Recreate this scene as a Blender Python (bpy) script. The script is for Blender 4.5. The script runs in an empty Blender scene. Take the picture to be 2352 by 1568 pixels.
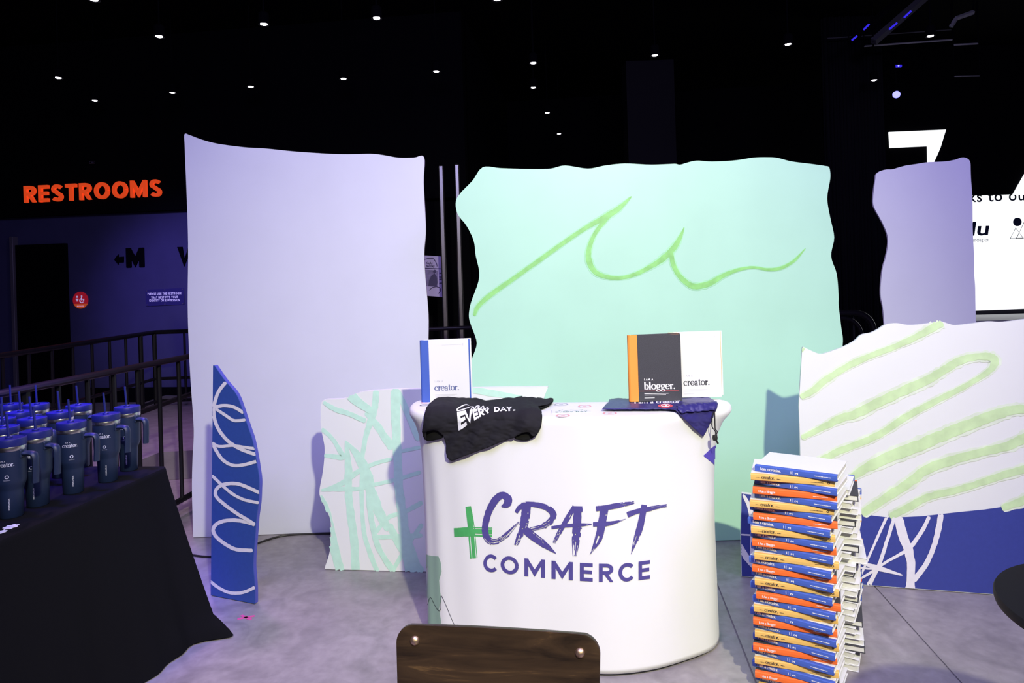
import bpy, bmesh, math, random
from math import sin, cos, pi, radians, sqrt, atan2
from mathutils import Vector, Matrix, noise
from mathutils.bvhtree import BVHTree

random.seed(7)
sc = bpy.context.scene
COL = sc.collection

# ------------------------------------------------------------------ camera
F = 1568.0            # focal length in pixels of the 2352-px-wide frame (24 mm lens)
CX, CY = 1176.0, 640.0   # where the optical axis meets the picture (camera level, lens shifted down)
H = 1.55              # eye height
ROLL = radians(1.7)
CR, SR = cos(ROLL), sin(ROLL)
cam_d = bpy.data.cameras.new('camera'); cam_d.sensor_width = 36.0; cam_d.lens = 24.0
cam_d.shift_y = -(784.0 - CY) / 2352.0
cam_d.clip_start = 0.05; cam_d.clip_end = 100
cam = bpy.data.objects.new('camera', cam_d); COL.objects.link(cam)
cam.matrix_world = Matrix.Translation((0, 0, H)) @ Matrix.Rotation(pi/2, 4, 'X') @ Matrix.Rotation(-ROLL, 4, 'Z')
sc.camera = cam

# ------------------------------------------------------------------ world, lights, exposure
world = bpy.data.worlds.new('world'); sc.world = world; world.use_nodes = True
bg = world.node_tree.nodes['Background']
bg.inputs[0].default_value = (0.35, 0.3, 0.6, 1); bg.inputs[1].default_value = 0.012
sc.view_settings.view_transform = 'Standard'; sc.view_settings.look = 'None'
sc.view_settings.gamma = 1.0; sc.view_settings.use_curve_mapping = False
sc.view_settings.exposure = 0.0

def lamp(name, kind, loc, target, energy, color, **kw):
    d = bpy.data.lights.new(name, kind); d.energy = energy; d.color = color
    for k, v in kw.items(): setattr(d, k, v)
    o = bpy.data.objects.new(name, d); COL.objects.link(o); o.location = loc
    o.rotation_euler = (Vector(target) - Vector(loc)).to_track_quat('-Z', 'Y').to_euler()
    return o
# white spotlight on the lighting bar behind and above the photographer
lamp('key_spotlight', 'SPOT', (1.25, -2.0, 4.2), (0.25, 3.94, 0.6), 1580, (1.0, 0.98, 0.66),
     spot_size=radians(59), spot_blend=1.0, shadow_soft_size=0.085)
# violet and blue washes from the ceiling; the two area lamps are added fill
lamp('violet_fill', 'AREA', (-0.3, 0.4, 4.75), (-0.2, 3.9, 0.9), 280, (0.47, 0.43, 1.0), shape='DISK', size=3.0)  # added broad fill standing in for the violet ambient light
lamp('panel_fill', 'AREA', (3.4, 0.8, 4.75), (2.9, 4.4, 1.0), 125, (0.56, 0.46, 1.0), shape='DISK', size=1.6)  # added to brighten the right lavender panel, not a known fixture
lamp('blue_wash', 'SPOT', (-2.2, 2.6, 4.6), (-2.25, 3.05, 0.9), 2300, (0.09, 0.05, 1.0),
     spot_size=radians(25), spot_blend=0.9, shadow_soft_size=0.25)
lamp('violet_floor_wash', 'SPOT', (-2.4, 5.0, 4.8), (-2.1, 4.6, 0.0), 480, (0.78, 0.44, 0.95),
     spot_size=radians(95), spot_blend=1.0, shadow_soft_size=0.3)
lamp('blue_wall_wash', 'SPOT', (-4.2, 5.2, 3.6), (-4.5, 9.2, 1.5), 620, (0.30, 0.22, 1.0),
     spot_size=radians(38), spot_blend=1.0, shadow_soft_size=0.25)

# warm white lamp added for the chair back, over the photographer's left shoulder
lamp('chair_fill', 'SPOT', (-1.41, -1.9, 4.3), (0.0, 1.45, 0.7), 150, (1.0, 0.88, 0.68),
     spot_size=radians(26), spot_blend=1.0, shadow_soft_size=0.15)

# ------------------------------------------------------------------ picture -> place helpers
def ray(x, y):
    u, v = x - CX, y - CY
    return Vector(((u*CR - v*SR)/F, 1.0, -(u*SR + v*CR)/F))
EYE = Vector((0, 0, H))
def P(x, y, d): return EYE + ray(x, y) * d
def on_z(x, y, z=0.0):
    r = ray(x, y); return EYE + r * ((z - H) / r.z)
def on_plane(x, y, p0, n):
    r = ray(x, y); return EYE + r * ((p0 - EYE).dot(n) / r.dot(n))
B7 = radians(7.0)     # the building's grid is turned 7 degrees against the camera
EX = Vector((cos(B7), -sin(B7), 0)); EY = Vector((sin(B7), cos(B7), 0)); EZ = Vector((0, 0, 1))
def bld(bx, by, z=0.0): return EX*bx + EY*by + EZ*z

# ------------------------------------------------------------------ materials
MATS = {}
def S(c):   # sRGB 0..255 -> linear
    return tuple(((v/255)/12.92 if v/255 <= .04045 else ((v/255 + .055)/1.055)**2.4) for v in c) + (1,)
def mat(name, color, rough=0.6, metal=0.0, emit=None, strength=0.0, var=0.0, scale=20.0, bump=0.0, bscale=200.0, spec=0.5, stretch=None, trans=0.0):
    if name in MATS: return MATS[name]
    m = bpy.data.materials.new(name); m.use_nodes = True; nt = m.node_tree
    b = nt.nodes['Principled BSDF']
    b.inputs['Base Color'].default_value = color if len(color) == 4 else tuple(color) + (1,)
    b.inputs['Roughness'].default_value = rough; b.inputs['Metallic'].default_value = metal
    b.inputs['Specular IOR Level'].default_value = spec
    if trans: b.inputs['Transmission Weight'].default_value = trans
    if emit is not None:
        b.inputs['Emission Color'].default_value = emit; b.inputs['Emission Strength'].default_value = strength
    tc = None
    if var or bump:
        tc = nt.nodes.new('ShaderNodeTexCoord'); mp = nt.nodes.new('ShaderNodeMapping')
        nt.links.new(tc.outputs['Object'], mp.inputs[0])
        if stretch: mp.inputs['Scale'].default_value = stretch
    if var:
        n = nt.nodes.new('ShaderNodeTexNoise'); n.inputs['Scale'].default_value = scale; n.inputs['Detail'].default_value = 6
        nt.links.new(mp.outputs[0], n.inputs['Vector'])
        r = nt.nodes.new('ShaderNodeValToRGB'); nt.links.new(n.outputs[0], r.inputs[0])
        c = b.inputs['Base Color'].default_value
        r.color_ramp.elements[0].position = 0.3; r.color_ramp.elements[1].position = 0.7
        r.color_ramp.elements[0].color = (c[0]*(1-var), c[1]*(1-var), c[2]*(1-var), 1)
        r.color_ramp.elements[1].color = (min(1, c[0]*(1+var)), min(1, c[1]*(1+var)), min(1, c[2]*(1+var)), 1)
        nt.links.new(r.outputs[0], b.inputs['Base Color'])
    if bump:
        n2 = nt.nodes.new('ShaderNodeTexNoise'); n2.inputs['Scale'].default_value = bscale; n2.inputs['Detail'].default_value = 3
        nt.links.new(mp.outputs[0], n2.inputs['Vector'])
        bp = nt.nodes.new('ShaderNodeBump'); bp.inputs['Strength'].default_value = bump; bp.inputs['Distance'].default_value = 0.002
        nt.links.new(n2.outputs[0], bp.inputs['Height']); nt.links.new(bp.outputs[0], b.inputs['Normal'])
    MATS[name] = m; return m

M_LAV = mat('lavender_paint', (0.69, 0.70, 0.81), 0.6, var=.02, scale=3, bump=.05, bscale=300)
M_LAVE = mat('lavender_edge', (0.72, 0.62, 0.88), 0.6)
M_MINT = mat('mint_paint', (0.46, 0.77, 0.60), 0.45, var=.03, scale=2.5, bump=.04, bscale=300)
M_WHITE = mat('white_paint', (0.80, 0.82, 0.80), 0.55, var=.01, scale=4)
M_BLUE = mat('royal_blue_paint', (0.032, 0.08, 0.34), 0.5, var=.05, scale=60, bump=.05, bscale=400)
M_BLUE2 = mat('indigo_paint', (0.038, 0.055, 0.29), 0.5, var=.05, scale=60, bump=.05, bscale=400)
M_WLINE = mat('white_line_paint', (0.82, 0.80, 0.84), 0.5, var=.03, scale=40)
M_MINTL = mat('mint_line_paint', (0.56, 0.85, 0.69), 0.5, var=.05, scale=30)
M_GREENL = mat('leaf_green_paint', (0.28, 0.66, 0.20), 0.5, var=.15, scale=18)
M_GREENS = mat('pale_green_paint', (0.60, 0.80, 0.44), 0.55, var=.12, scale=14)
M_GREENE = mat('faint_green_paint', (0.74, 0.83, 0.67), 0.55, var=.1, scale=14)
M_GREENM = mat('faint_leaf_paint', (0.38, 0.76, 0.46), 0.5, var=.1, scale=14)
M_FABRIC = mat('stretch_fabric', (0.82, 0.82, 0.83), 0.7, var=.008, scale=5, bump=.06, bscale=900)
M_PURPLE = mat('indigo_print', (0.075, 0.06, 0.27), 0.7, var=.06, scale=30)
M_PLUS = mat('green_print', (0.07, 0.42, 0.12), 0.7, var=.1, scale=30)
M_SAGE = mat('sage_print', (0.30, 0.46, 0.36), 0.7)
M_BLUP = mat('violet_blue_print', (0.10, 0.07, 0.52), 0.7)
M_INK = mat('black_ink', (0.02, 0.02, 0.03), 0.6)
M_BLACKC = mat('black_cotton', (0.018, 0.017, 0.022), 0.9, bump=.3, bscale=500, spec=.2)
M_BLACKC2 = mat('black_cotton_inside', (0.012, 0.012, 0.012), 0.9, bump=.2, bscale=500, spec=.1)
M_TCLOTH = mat('black_tablecloth', (0.005, 0.005, 0.006), 0.9, bump=.2, bscale=700, spec=.12)
M_NAVYN = mat('navy_nylon', (0.03, 0.025, 0.16), 0.42, bump=.25, bscale=60)
M_NAVYT = mat('navy_powder_coat', (0.011, 0.022, 0.058), 0.45, bump=.05, bscale=900)
M_NAVYL = mat('navy_plastic', (0.011, 0.017, 0.14), 0.4)
M_STEEL = mat('brushed_steel', (0.62, 0.60, 0.58), 0.28, 1.0)
M_SILV = mat('silver_print', (0.62, 0.63, 0.70), 0.5)
M_BBLUE = mat('book_blue_cloth', (0.055, 0.12, 0.50), 0.7, bump=.15, bscale=1200)
M_BYEL = mat('book_yellow_cloth', (0.82, 0.50, 0.13), 0.7, bump=.15, bscale=1200)
M_BORA = mat('book_orange_cloth', (0.90, 0.16, 0.022), 0.7, bump=.15, bscale=1200)
M_BWHT = mat('book_white_cover', (0.80, 0.80, 0.80), 0.5)
M_BGRY = mat('book_charcoal_cover', (0.045, 0.045, 0.055), 0.7, var=.3, scale=500)
M_PAGE = mat('book_pages', (0.74, 0.73, 0.68), 0.85, var=.06, scale=300, stretch=(0.05, 0.05, 4))
M_WTXT = mat('white_print', (0.85, 0.85, 0.85), 0.6)
M_GTXT = mat('grey_print', (0.42, 0.42, 0.46), 0.6)
M_LGTX = mat('pale_grey_print', (0.60, 0.60, 0.64), 0.6)
M_RED = mat('red_print', (0.75, 0.10, 0.12), 0.6)
M_RED2 = mat('pale_red_print', (0.78, 0.34, 0.35), 0.6)
M_BTXT = mat('slate_blue_print', (0.10, 0.13, 0.32), 0.6)
M_BLKMET = mat('black_rail_paint', (0.007, 0.0065, 0.008), 0.35, spec=.35)
M_WALLB = mat('navy_wall_paint', (0.055, 0.055, 0.13), 0.7, var=.06, scale=4)
M_DARK = mat('black_wall_paint', (0.003, 0.003, 0.004), 0.95, spec=.04)
M_DARK2 = mat('black_drape', (0.006, 0.006, 0.008), 0.95, spec=.1)
M_DOOR = mat('black_door_paint', (0.002, 0.002, 0.003), 0.8, spec=.05)
M_JAMB = mat('steel_jamb', (0.12, 0.11, 0.13), 0.45)
M_REDL = mat('orange_red_letters', (0.85, 0.09, 0.03), 0.45, emit=(0.9, 0.075, 0.012, 1), strength=0.62)
M_SIGN = mat('acrylic_sign', (0.05, 0.045, 0.16), 0.15)
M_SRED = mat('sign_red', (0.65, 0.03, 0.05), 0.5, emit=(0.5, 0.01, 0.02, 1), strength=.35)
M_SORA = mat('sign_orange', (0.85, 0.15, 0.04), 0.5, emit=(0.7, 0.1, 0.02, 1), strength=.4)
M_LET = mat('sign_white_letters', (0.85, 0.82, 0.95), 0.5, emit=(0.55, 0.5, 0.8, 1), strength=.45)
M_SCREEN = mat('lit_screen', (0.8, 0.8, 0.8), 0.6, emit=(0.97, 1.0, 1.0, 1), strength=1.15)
M_NAVTX = mat('screen_navy', (0.004, 0.012, 0.05), 0.8)
M_LAMP = mat('lamp_glow', (0.9, 0.9, 0.9), 0.5, emit=(1.0, 0.92, 1.0, 1), strength=9.0)
M_BLAMP = mat('blue_lamp_glow', (0.5, 0.5, 1), 0.5, emit=(0.22, 0.22, 1.0, 1), strength=2.6)
M_BGLOW = mat('blue_glint_glow', (0.05, 0.05, 0.5), 0.5, emit=(0.05, 0.03, 1.0, 1), strength=.7)  # emissive blue for light caught on beam edges; also a lamp housing
M_STEELB = mat('galvanised_steel', (0.55, 0.56, 0.55), 0.4, 0.6, var=.1, scale=10)
M_BEAM = mat('grey_beam_paint', (0.06, 0.06, 0.065), 0.6)
M_STAGE = mat('stage_grey', (0.55, 0.55, 0.54), 0.7)
M_CURB = mat('curb_concrete', (0.25, 0.22, 0.26), 0.8, var=.15, scale=9, bump=.2, bscale=60)
M_POST = mat('poster_paper', (0.50, 0.42, 0.70), 0.6)
M_POSTD = mat('poster_dark_print', (0.05, 0.035, 0.12), 0.6)
M_POSTM = mat('poster_mid_print', (0.20, 0.16, 0.33), 0.6, var=.3, scale=25)
M_CORD = mat('black_cord', (0.015, 0.013, 0.013), 0.5)
M_PINK = mat('pink_tape', (0.80, 0.10, 0.35), 0.6)
M_PLY = mat('raw_plywood', (0.55, 0.36, 0.18), 0.7, var=.2, scale=30)
M_RIVET = mat('brass_rivet', (0.85, 0.60, 0.40), 0.42, 1.0)
M_TABLEB = mat('black_laminate', (0.004, 0.004, 0.006), 0.6, spec=.2)

def mat_wood():
    m = bpy.data.materials.new('walnut_plywood'); m.use_nodes = True; nt = m.node_tree; b = nt.nodes['Principled BSDF']
    tc = nt.nodes.new('ShaderNodeTexCoord'); mp = nt.nodes.new('ShaderNodeMapping'); mp.inputs['Scale'].default_value = (1.6, 6, 16)
    nt.links.new(tc.outputs['Object'], mp.inputs[0])
    n = nt.nodes.new('ShaderNodeTexNoise'); n.inputs['Scale'].default_value = 2.2; n.inputs['Detail'].default_value = 9; n.inputs['Roughness'].default_value = .65; n.inputs['Distortion'].default_value = .8
    nt.links.new(mp.outputs[0], n.inputs['Vector'])
    r = nt.nodes.new('ShaderNodeValToRGB'); nt.links.new(n.outputs[0], r.inputs[0])
    e = r.color_ramp.elements; e[0].position = .28; e[0].color = (.010, .006, .0035, 1); e[1].position = .62; e[1].color = (.045, .026, .013, 1)
    x = r.color_ramp.elements.new(.74); x.color = (.16, .09, .035, 1)
    nt.links.new(r.outputs[0], b.inputs['Base Color']); b.inputs['Roughness'].default_value = .36; b.inputs['Specular IOR Level'].default_value = .5
    b.inputs['Coat Weight'].default_value = .0; b.inputs['Coat Roughness'].default_value = .22
    bp = nt.nodes.new('ShaderNodeBump'); bp.inputs['Strength'].default_value = .15; bp.inputs['Distance'].default_value = .001
    nt.links.new(n.outputs[0], bp.inputs['Height']); nt.links.new(bp.outputs[0], b.inputs['Normal'])
    return m
M_WOOD = mat_wood()
def mat_concrete():
    m = bpy.data.materials.new('polished_concrete'); m.use_nodes = True; nt = m.node_tree; b = nt.nodes['Principled BSDF']
    tc = nt.nodes.new('ShaderNodeTexCoord')
    n = nt.nodes.new('ShaderNodeTexNoise'); n.inputs['Scale'].default_value = 1.3; n.inputs['Detail'].default_value = 8; n.inputs['Roughness'].default_value = .62
    n2 = nt.nodes.new('ShaderNodeTexNoise'); n2.inputs['Scale'].default_value = 26; n2.inputs['Detail'].default_value = 6
    n3 = nt.nodes.new('ShaderNodeTexNoise'); n3.inputs['Scale'].default_value = 5.5; n3.inputs['Detail'].default_value = 9; n3.inputs['Distortion'].default_value = 1.2
    for q in (n, n2, n3): nt.links.new(tc.outputs['Object'], q.inputs['Vector'])
    r = nt.nodes.new('ShaderNodeValToRGB'); nt.links.new(n.outputs[0], r.inputs[0])
    e = r.color_ramp.elements; e[0].position = .3; e[0].color = (.25, .225, .235, 1); e[1].position = .72; e[1].color = (.385, .35, .36, 1)
    r3 = nt.nodes.new('ShaderNodeValToRGB'); nt.links.new(n3.outputs[0], r3.inputs[0])
    r3.color_ramp.elements[0].position = .34; r3.color_ramp.elements[0].color = (.72, .72, .72, 1); r3.color_ramp.elements[1].position = .55; r3.color_ramp.elements[1].color = (1, 1, 1, 1)
    mx = nt.nodes.new('ShaderNodeMixRGB'); mx.blend_type = 'MULTIPLY'; mx.inputs[0].default_value = .8
    nt.links.new(r.outputs[0], mx.inputs[1]); nt.links.new(r3.outputs[0], mx.inputs[2])
    mx2 = nt.nodes.new('ShaderNodeMixRGB'); mx2.blend_type = 'OVERLAY'; mx2.inputs[0].default_value = .25
    nt.links.new(mx.outputs[0], mx2.inputs[1]); nt.links.new(n2.outputs[0], mx2.inputs[2])
    nt.links.new(mx2.outputs[0], b.inputs['Base Color'])
    rr = nt.nodes.new('ShaderNodeMapRange'); rr.inputs[3].default_value = .30; rr.inputs[4].default_value = .52
    nt.links.new(n3.outputs[0], rr.inputs[0]); nt.links.new(rr.outputs[0], b.inputs['Roughness'])
    bp = nt.nodes.new('ShaderNodeBump'); bp.inputs['Strength'].default_value = .08; bp.inputs['Distance'].default_value = .002
    nt.links.new(n2.outputs[0], bp.inputs['Height']); nt.links.new(bp.outputs[0], b.inputs['Normal'])
    return m
M_CONC = mat_concrete()

# ------------------------------------------------------------------ mesh builder
ORIG = {}     # object name -> world position that its mesh coordinates are relative to
class MB:
    def __init__(s): s.v = []; s.f = []
    def add(s, vs, fs):
        o = len(s.v); s.v += [Vector(p) for p in vs]; s.f += [tuple(i + o for i in q) for q in fs]; return s
    def box(s, c, size, ax=None):
        ax = ax or (Vector((1, 0, 0)), Vector((0, 1, 0)), Vector((0, 0, 1))); c = Vector(c)
        h = [q/2 for q in size]
        vs = [c + ax[0]*h[0]*i + ax[1]*h[1]*j + ax[2]*h[2]*k for i in (-1, 1) for j in (-1, 1) for k in (-1, 1)]
        return s.add(vs, [(0, 1, 3, 2), (4, 6, 7, 5), (0, 4, 5, 1), (2, 3, 7, 6), (0, 2, 6, 4), (1, 5, 7, 3)])
    def bbox(s, c, size, r=.003, ax=None):     # box with chamfered long edges (12 + bevel faces)
        ax = ax or (Vector((1, 0, 0)), Vector((0, 1, 0)), Vector((0, 0, 1))); c = Vector(c)
        hx, hy, hz = [q/2 for q in size]; r = min(r, hx*.9, hy*.9, hz*.9); vs = []
        for k, zz, rr in ((0, -hz, r), (1, -hz + r, 0), (2, hz - r, 0), (3, hz, r)):
            x, y = hx - rr, hy - rr
            for (a, b) in ((-x + r*(rr == 0), -y), (x - r*(rr == 0), -y), (x, -y + r*(rr == 0)), (x, y - r*(rr == 0)), (x - r*(rr == 0), y), (-x + r*(rr == 0), y), (-x, y - r*(rr == 0)), (-x, -y + r*(rr == 0))):
                vs.append(c + ax[0]*a + ax[1]*b + ax[2]*zz)
        fs = [tuple(range(7, -1, -1)), tuple(range(24, 32))]
        for k in range(3):
            for i in range(8):
                j = (i + 1) % 8; fs.append((k*8 + i, k*8 + j, k*8 + 8 + j, k*8 + 8 + i))
        return s.add(vs, fs)
    def tube(s, pts, r, n=8, closed=False, caps=True, flat=None):
        pts = [Vector(p) for p in pts]; m = len(pts); rs = r if isinstance(r, (list, tuple)) else [r]*m
        o = len(s.v); up = None; vs = []
        for i, p in enumerate(pts):
            t = (pts[min(i + 1, m - 1)] - pts[max(i - 1, 0)])
            if closed: t = pts[(i + 1) % m] - pts[i - 1]
            t.normalize()
            if up is None:
                up = Vector((0, 0, 1)) if abs(t.z) < .9 else Vector((1, 0, 0))
                up = (up - t*up.dot(t)).normalized()
            else: up = (up - t*up.dot(t)).normalized()
            sd = t.cross(up)
            for k in range(n):
                a = 2*pi*k/n; fa, fb = (1, 1) if not flat else flat
                vs.append(p + (sd*cos(a)*fa + up*sin(a)*fb)*rs[i])
        fs = []
        for i in range(m - 1 if not closed else m):
            for k in range(n):
                a, b = i*n + k, i*n + (k + 1) % n; c, d = ((i + 1) % m)*n + (k + 1) % n, ((i + 1) % m)*n + k
                fs.append((a, d, c, b))
        if caps and not closed: fs += [tuple(range(n)), tuple(range((m - 1)*n + n - 1, (m - 1)*n - 1, -1))]
        return s.add(vs, fs)
    def lathe(s, prof, n=32, c=(0, 0, 0), captop=True, capbot=True):
        c = Vector(c); vs = []
        for (r, z) in prof:
            for k in range(n): a = 2*pi*k/n; vs.append(c + Vector((r*cos(a), r*sin(a), z)))
        fs = []
        for i in range(len(prof) - 1):
            for k in range(n): fs.append((i*n + k, i*n + (k + 1) % n, (i + 1)*n + (k + 1) % n, (i + 1)*n + k))
        if capbot: fs.append(tuple(range(n - 1, -1, -1)))
        if captop: fs.append(tuple(range((len(prof) - 1)*n, len(prof)*n)))
        return s.add(vs, fs)
    def prism(s, pts, nrm, th):      # closed outline extruded by th against the normal nrm
        n = len(pts); nrm = Vector(nrm)
        vs = [Vector(p) for p in pts] + [Vector(p) - nrm*th for p in pts]
        a = Vector((0, 0, 0))
        for i in range(n): a += (vs[i] - vs[0]).cross(vs[(i + 1) % n] - vs[0])
        if a.dot(nrm) < 0: vs = vs[:n][::-1] + vs[n:][::-1]
        fs = [tuple(range(n)), tuple(range(2*n - 1, n - 1, -1))]
        for i in range(n): j = (i + 1) % n; fs.append((i, i + n, j + n, j))
        return s.add(vs, fs)
    def build(s, name, m, parent=None, smooth=False, loc=None, solid=0.0, bevel=0.0):
        me = bpy.data.meshes.new(name)
        org = Vector((0, 0, 0))
        if parent is not None: org = ORIG.get(parent.name, Vector((0, 0, 0)))
        elif loc is not None: org = Vector(loc)
        me.from_pydata([p - org for p in s.v], [], s.f); me.update()
        if smooth:
            me.polygons.foreach_set('use_smooth', [True]*len(me.polygons))
            if smooth != 'all': me.set_sharp_from_angle(angle=radians(smooth if not isinstance(smooth, bool) else 38))
        me.materials.append(m)
        o = bpy.data.objects.new(name, me); COL.objects.link(o)
        if parent is not None: o.parent = parent
        elif loc is not None: o.location = org
        ORIG[o.name] = org
        if bevel:
            md = o.modifiers.new('bevel', 'BEVEL'); md.width = bevel; md.segments = 2; md.limit_method = 'ANGLE'
        if solid:
            md = o.modifiers.new('solidify', 'SOLIDIFY'); md.thickness = solid; md.offset = 1
        return o

def empty(name, loc=(0, 0, 0)):
    o = bpy.data.objects.new(name, None); COL.objects.link(o); o.location = loc; ORIG[o.name] = Vector(loc)
    o.empty_display_size = .1; return o
def tag(o, label, cat, group=None):
    o['label'] = label; o['category'] = cat
    if group: o['group'] = group
    return o
def struct(o, label=None):
    o['kind'] = 'structure'
    if label: o['label'] = label
    return o
def copy_tree(o, parent=None):
    c = o.copy(); COL.objects.link(c)
    if parent is not None: c.parent = parent
    for ch in o.children: copy_tree(ch, c)
    return c

def smooth_curve(pts, n=8, closed=False):
    pts = [Vector(p) for p in pts]; out = []; m = len(pts); tg = []
    for i in range(m):
        if closed or 0 < i < m - 1:
            a, b = pts[i] - pts[i - 1], pts[(i + 1) % m] - pts[i]; t = (a + b)*.5
            lim = 1.25*min(a.length, b.length)
            if t.length > lim: t = t.normalized()*lim
        else: t = (pts[1] - pts[0])*.7 if i == 0 else (pts[-1] - pts[-2])*.7
        tg.append(t)
    for i in range(m if closed else m - 1):
        p1, p2, t1, t2 = pts[i], pts[(i + 1) % m], tg[i], tg[(i + 1) % m]
        for k in range(n):
            t = k/n; t_2 = t*t; t_3 = t_2*t
            out.append(p1*(2*t_3 - 3*t_2 + 1) + t1*(t_3 - 2*t_2 + t) + p2*(-2*t_3 + 3*t_2) + t2*(t_3 - t_2))
    if not closed: out.append(pts[-1])
    return out
def inside(p, poly):
    x, y = p[0], p[1]; r = False; j = len(poly) - 1
    for i in range(len(poly)):
        a, b = poly[i], poly[j]
        if (a[1] > y) != (b[1] > y) and x < (b[0] - a[0])*(y - a[1])/(b[1] - a[1]) + a[0]: r = not r
        j = i
    return r
def lerp_tab(tab, x):
    if x <= tab[0][0]: return tab[0][1]
    for (a, b), (c, d) in zip(tab, tab[1:]):
        if x <= c: return b + (d - b)*(x - a)/(c - a)
    return tab[-1][1]

# ribbons in 2D: pts with widths -> list of left/right pairs
def ribbon2d(pts, widths, n=8, rough=0.0, seed=0, cap=True):
    w = widths if isinstance(widths, (list, tuple)) else [widths]*len(pts)
    c = smooth_curve([(p[0], p[1], ww) for p, ww in zip(pts, w)], n); out = []
    for i, p in enumerate(c):
        t = c[min(i + 1, len(c) - 1)] - c[max(i - 1, 0)]; L = sqrt(t.x**2 + t.y**2) or 1
        nx, ny = -t.y/L, t.x/L
        h = p.z/2
        if cap and i in (0, len(c) - 1): h *= .55
        a = h*(1 + rough*noise.noise((i*.37, seed*9.1, 0))); b = h*(1 + rough*noise.noise((i*.37, seed*9.1, 7)))
        out.append(((p.x + nx*a, p.y + ny*a), (p.x - nx*b, p.y - ny*b)))
    return out

# lettering: sans from the built-in typeface, serif from pen strokes
_tc = {}
def text2d(body, bold=0.0, spacing=1.0, shear=0.0):
    key = (body, bold, spacing, shear)
    if key in _tc: return _tc[key]
    cu = bpy.data.curves.new('t', 'FONT'); cu.body = body; cu.size = 1; cu.offset = bold; cu.space_character = spacing; cu.shear = shear
    cu.resolution_u = 4
    ob = bpy.data.objects.new('t', cu); COL.objects.link(ob)
    dg = bpy.context.evaluated_depsgraph_get(); dg.update()
    me = bpy.data.meshes.new_from_object(ob.evaluated_get(dg))
    vs = [(v.co.x, v.co.y) for v in me.vertices]; fs = [tuple(p.vertices) for p in me.polygons]
    bpy.data.objects.remove(ob); bpy.data.curves.remove(cu); bpy.data.meshes.remove(me)
    x0 = min(v[0] for v in vs); x1 = max(v[0] for v in vs); y0 = min(v[1] for v in vs); y1 = max(v[1] for v in vs)
    _tc[key] = (vs, fs, (x0, x1, y0, y1)); return _tc[key]
def put_text(mb, body, org, right, up, width=None, height=None, bold=0.0, spacing=1.0, shear=0.0, center=False, baseline=True):
    """flat lettering: width or cap height in metres, org = left end of the baseline"""
    vs, fs, (x0, x1, y0, y1) = text2d(body, bold, spacing, shear)
    capv = text2d('H', bold)[2]; cap = capv[3] - capv[2]
    k = (width/(x1 - x0)) if width else height/cap
    ky = height/cap if height else k
    o = Vector(org)
    if center: o = o - Vector(right)*(k*(x1 - x0)/2)
    mb.add([o + Vector(right)*((x - x0)*k) + Vector(up)*(y*ky) for (x, y) in vs], fs); return mb

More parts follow.
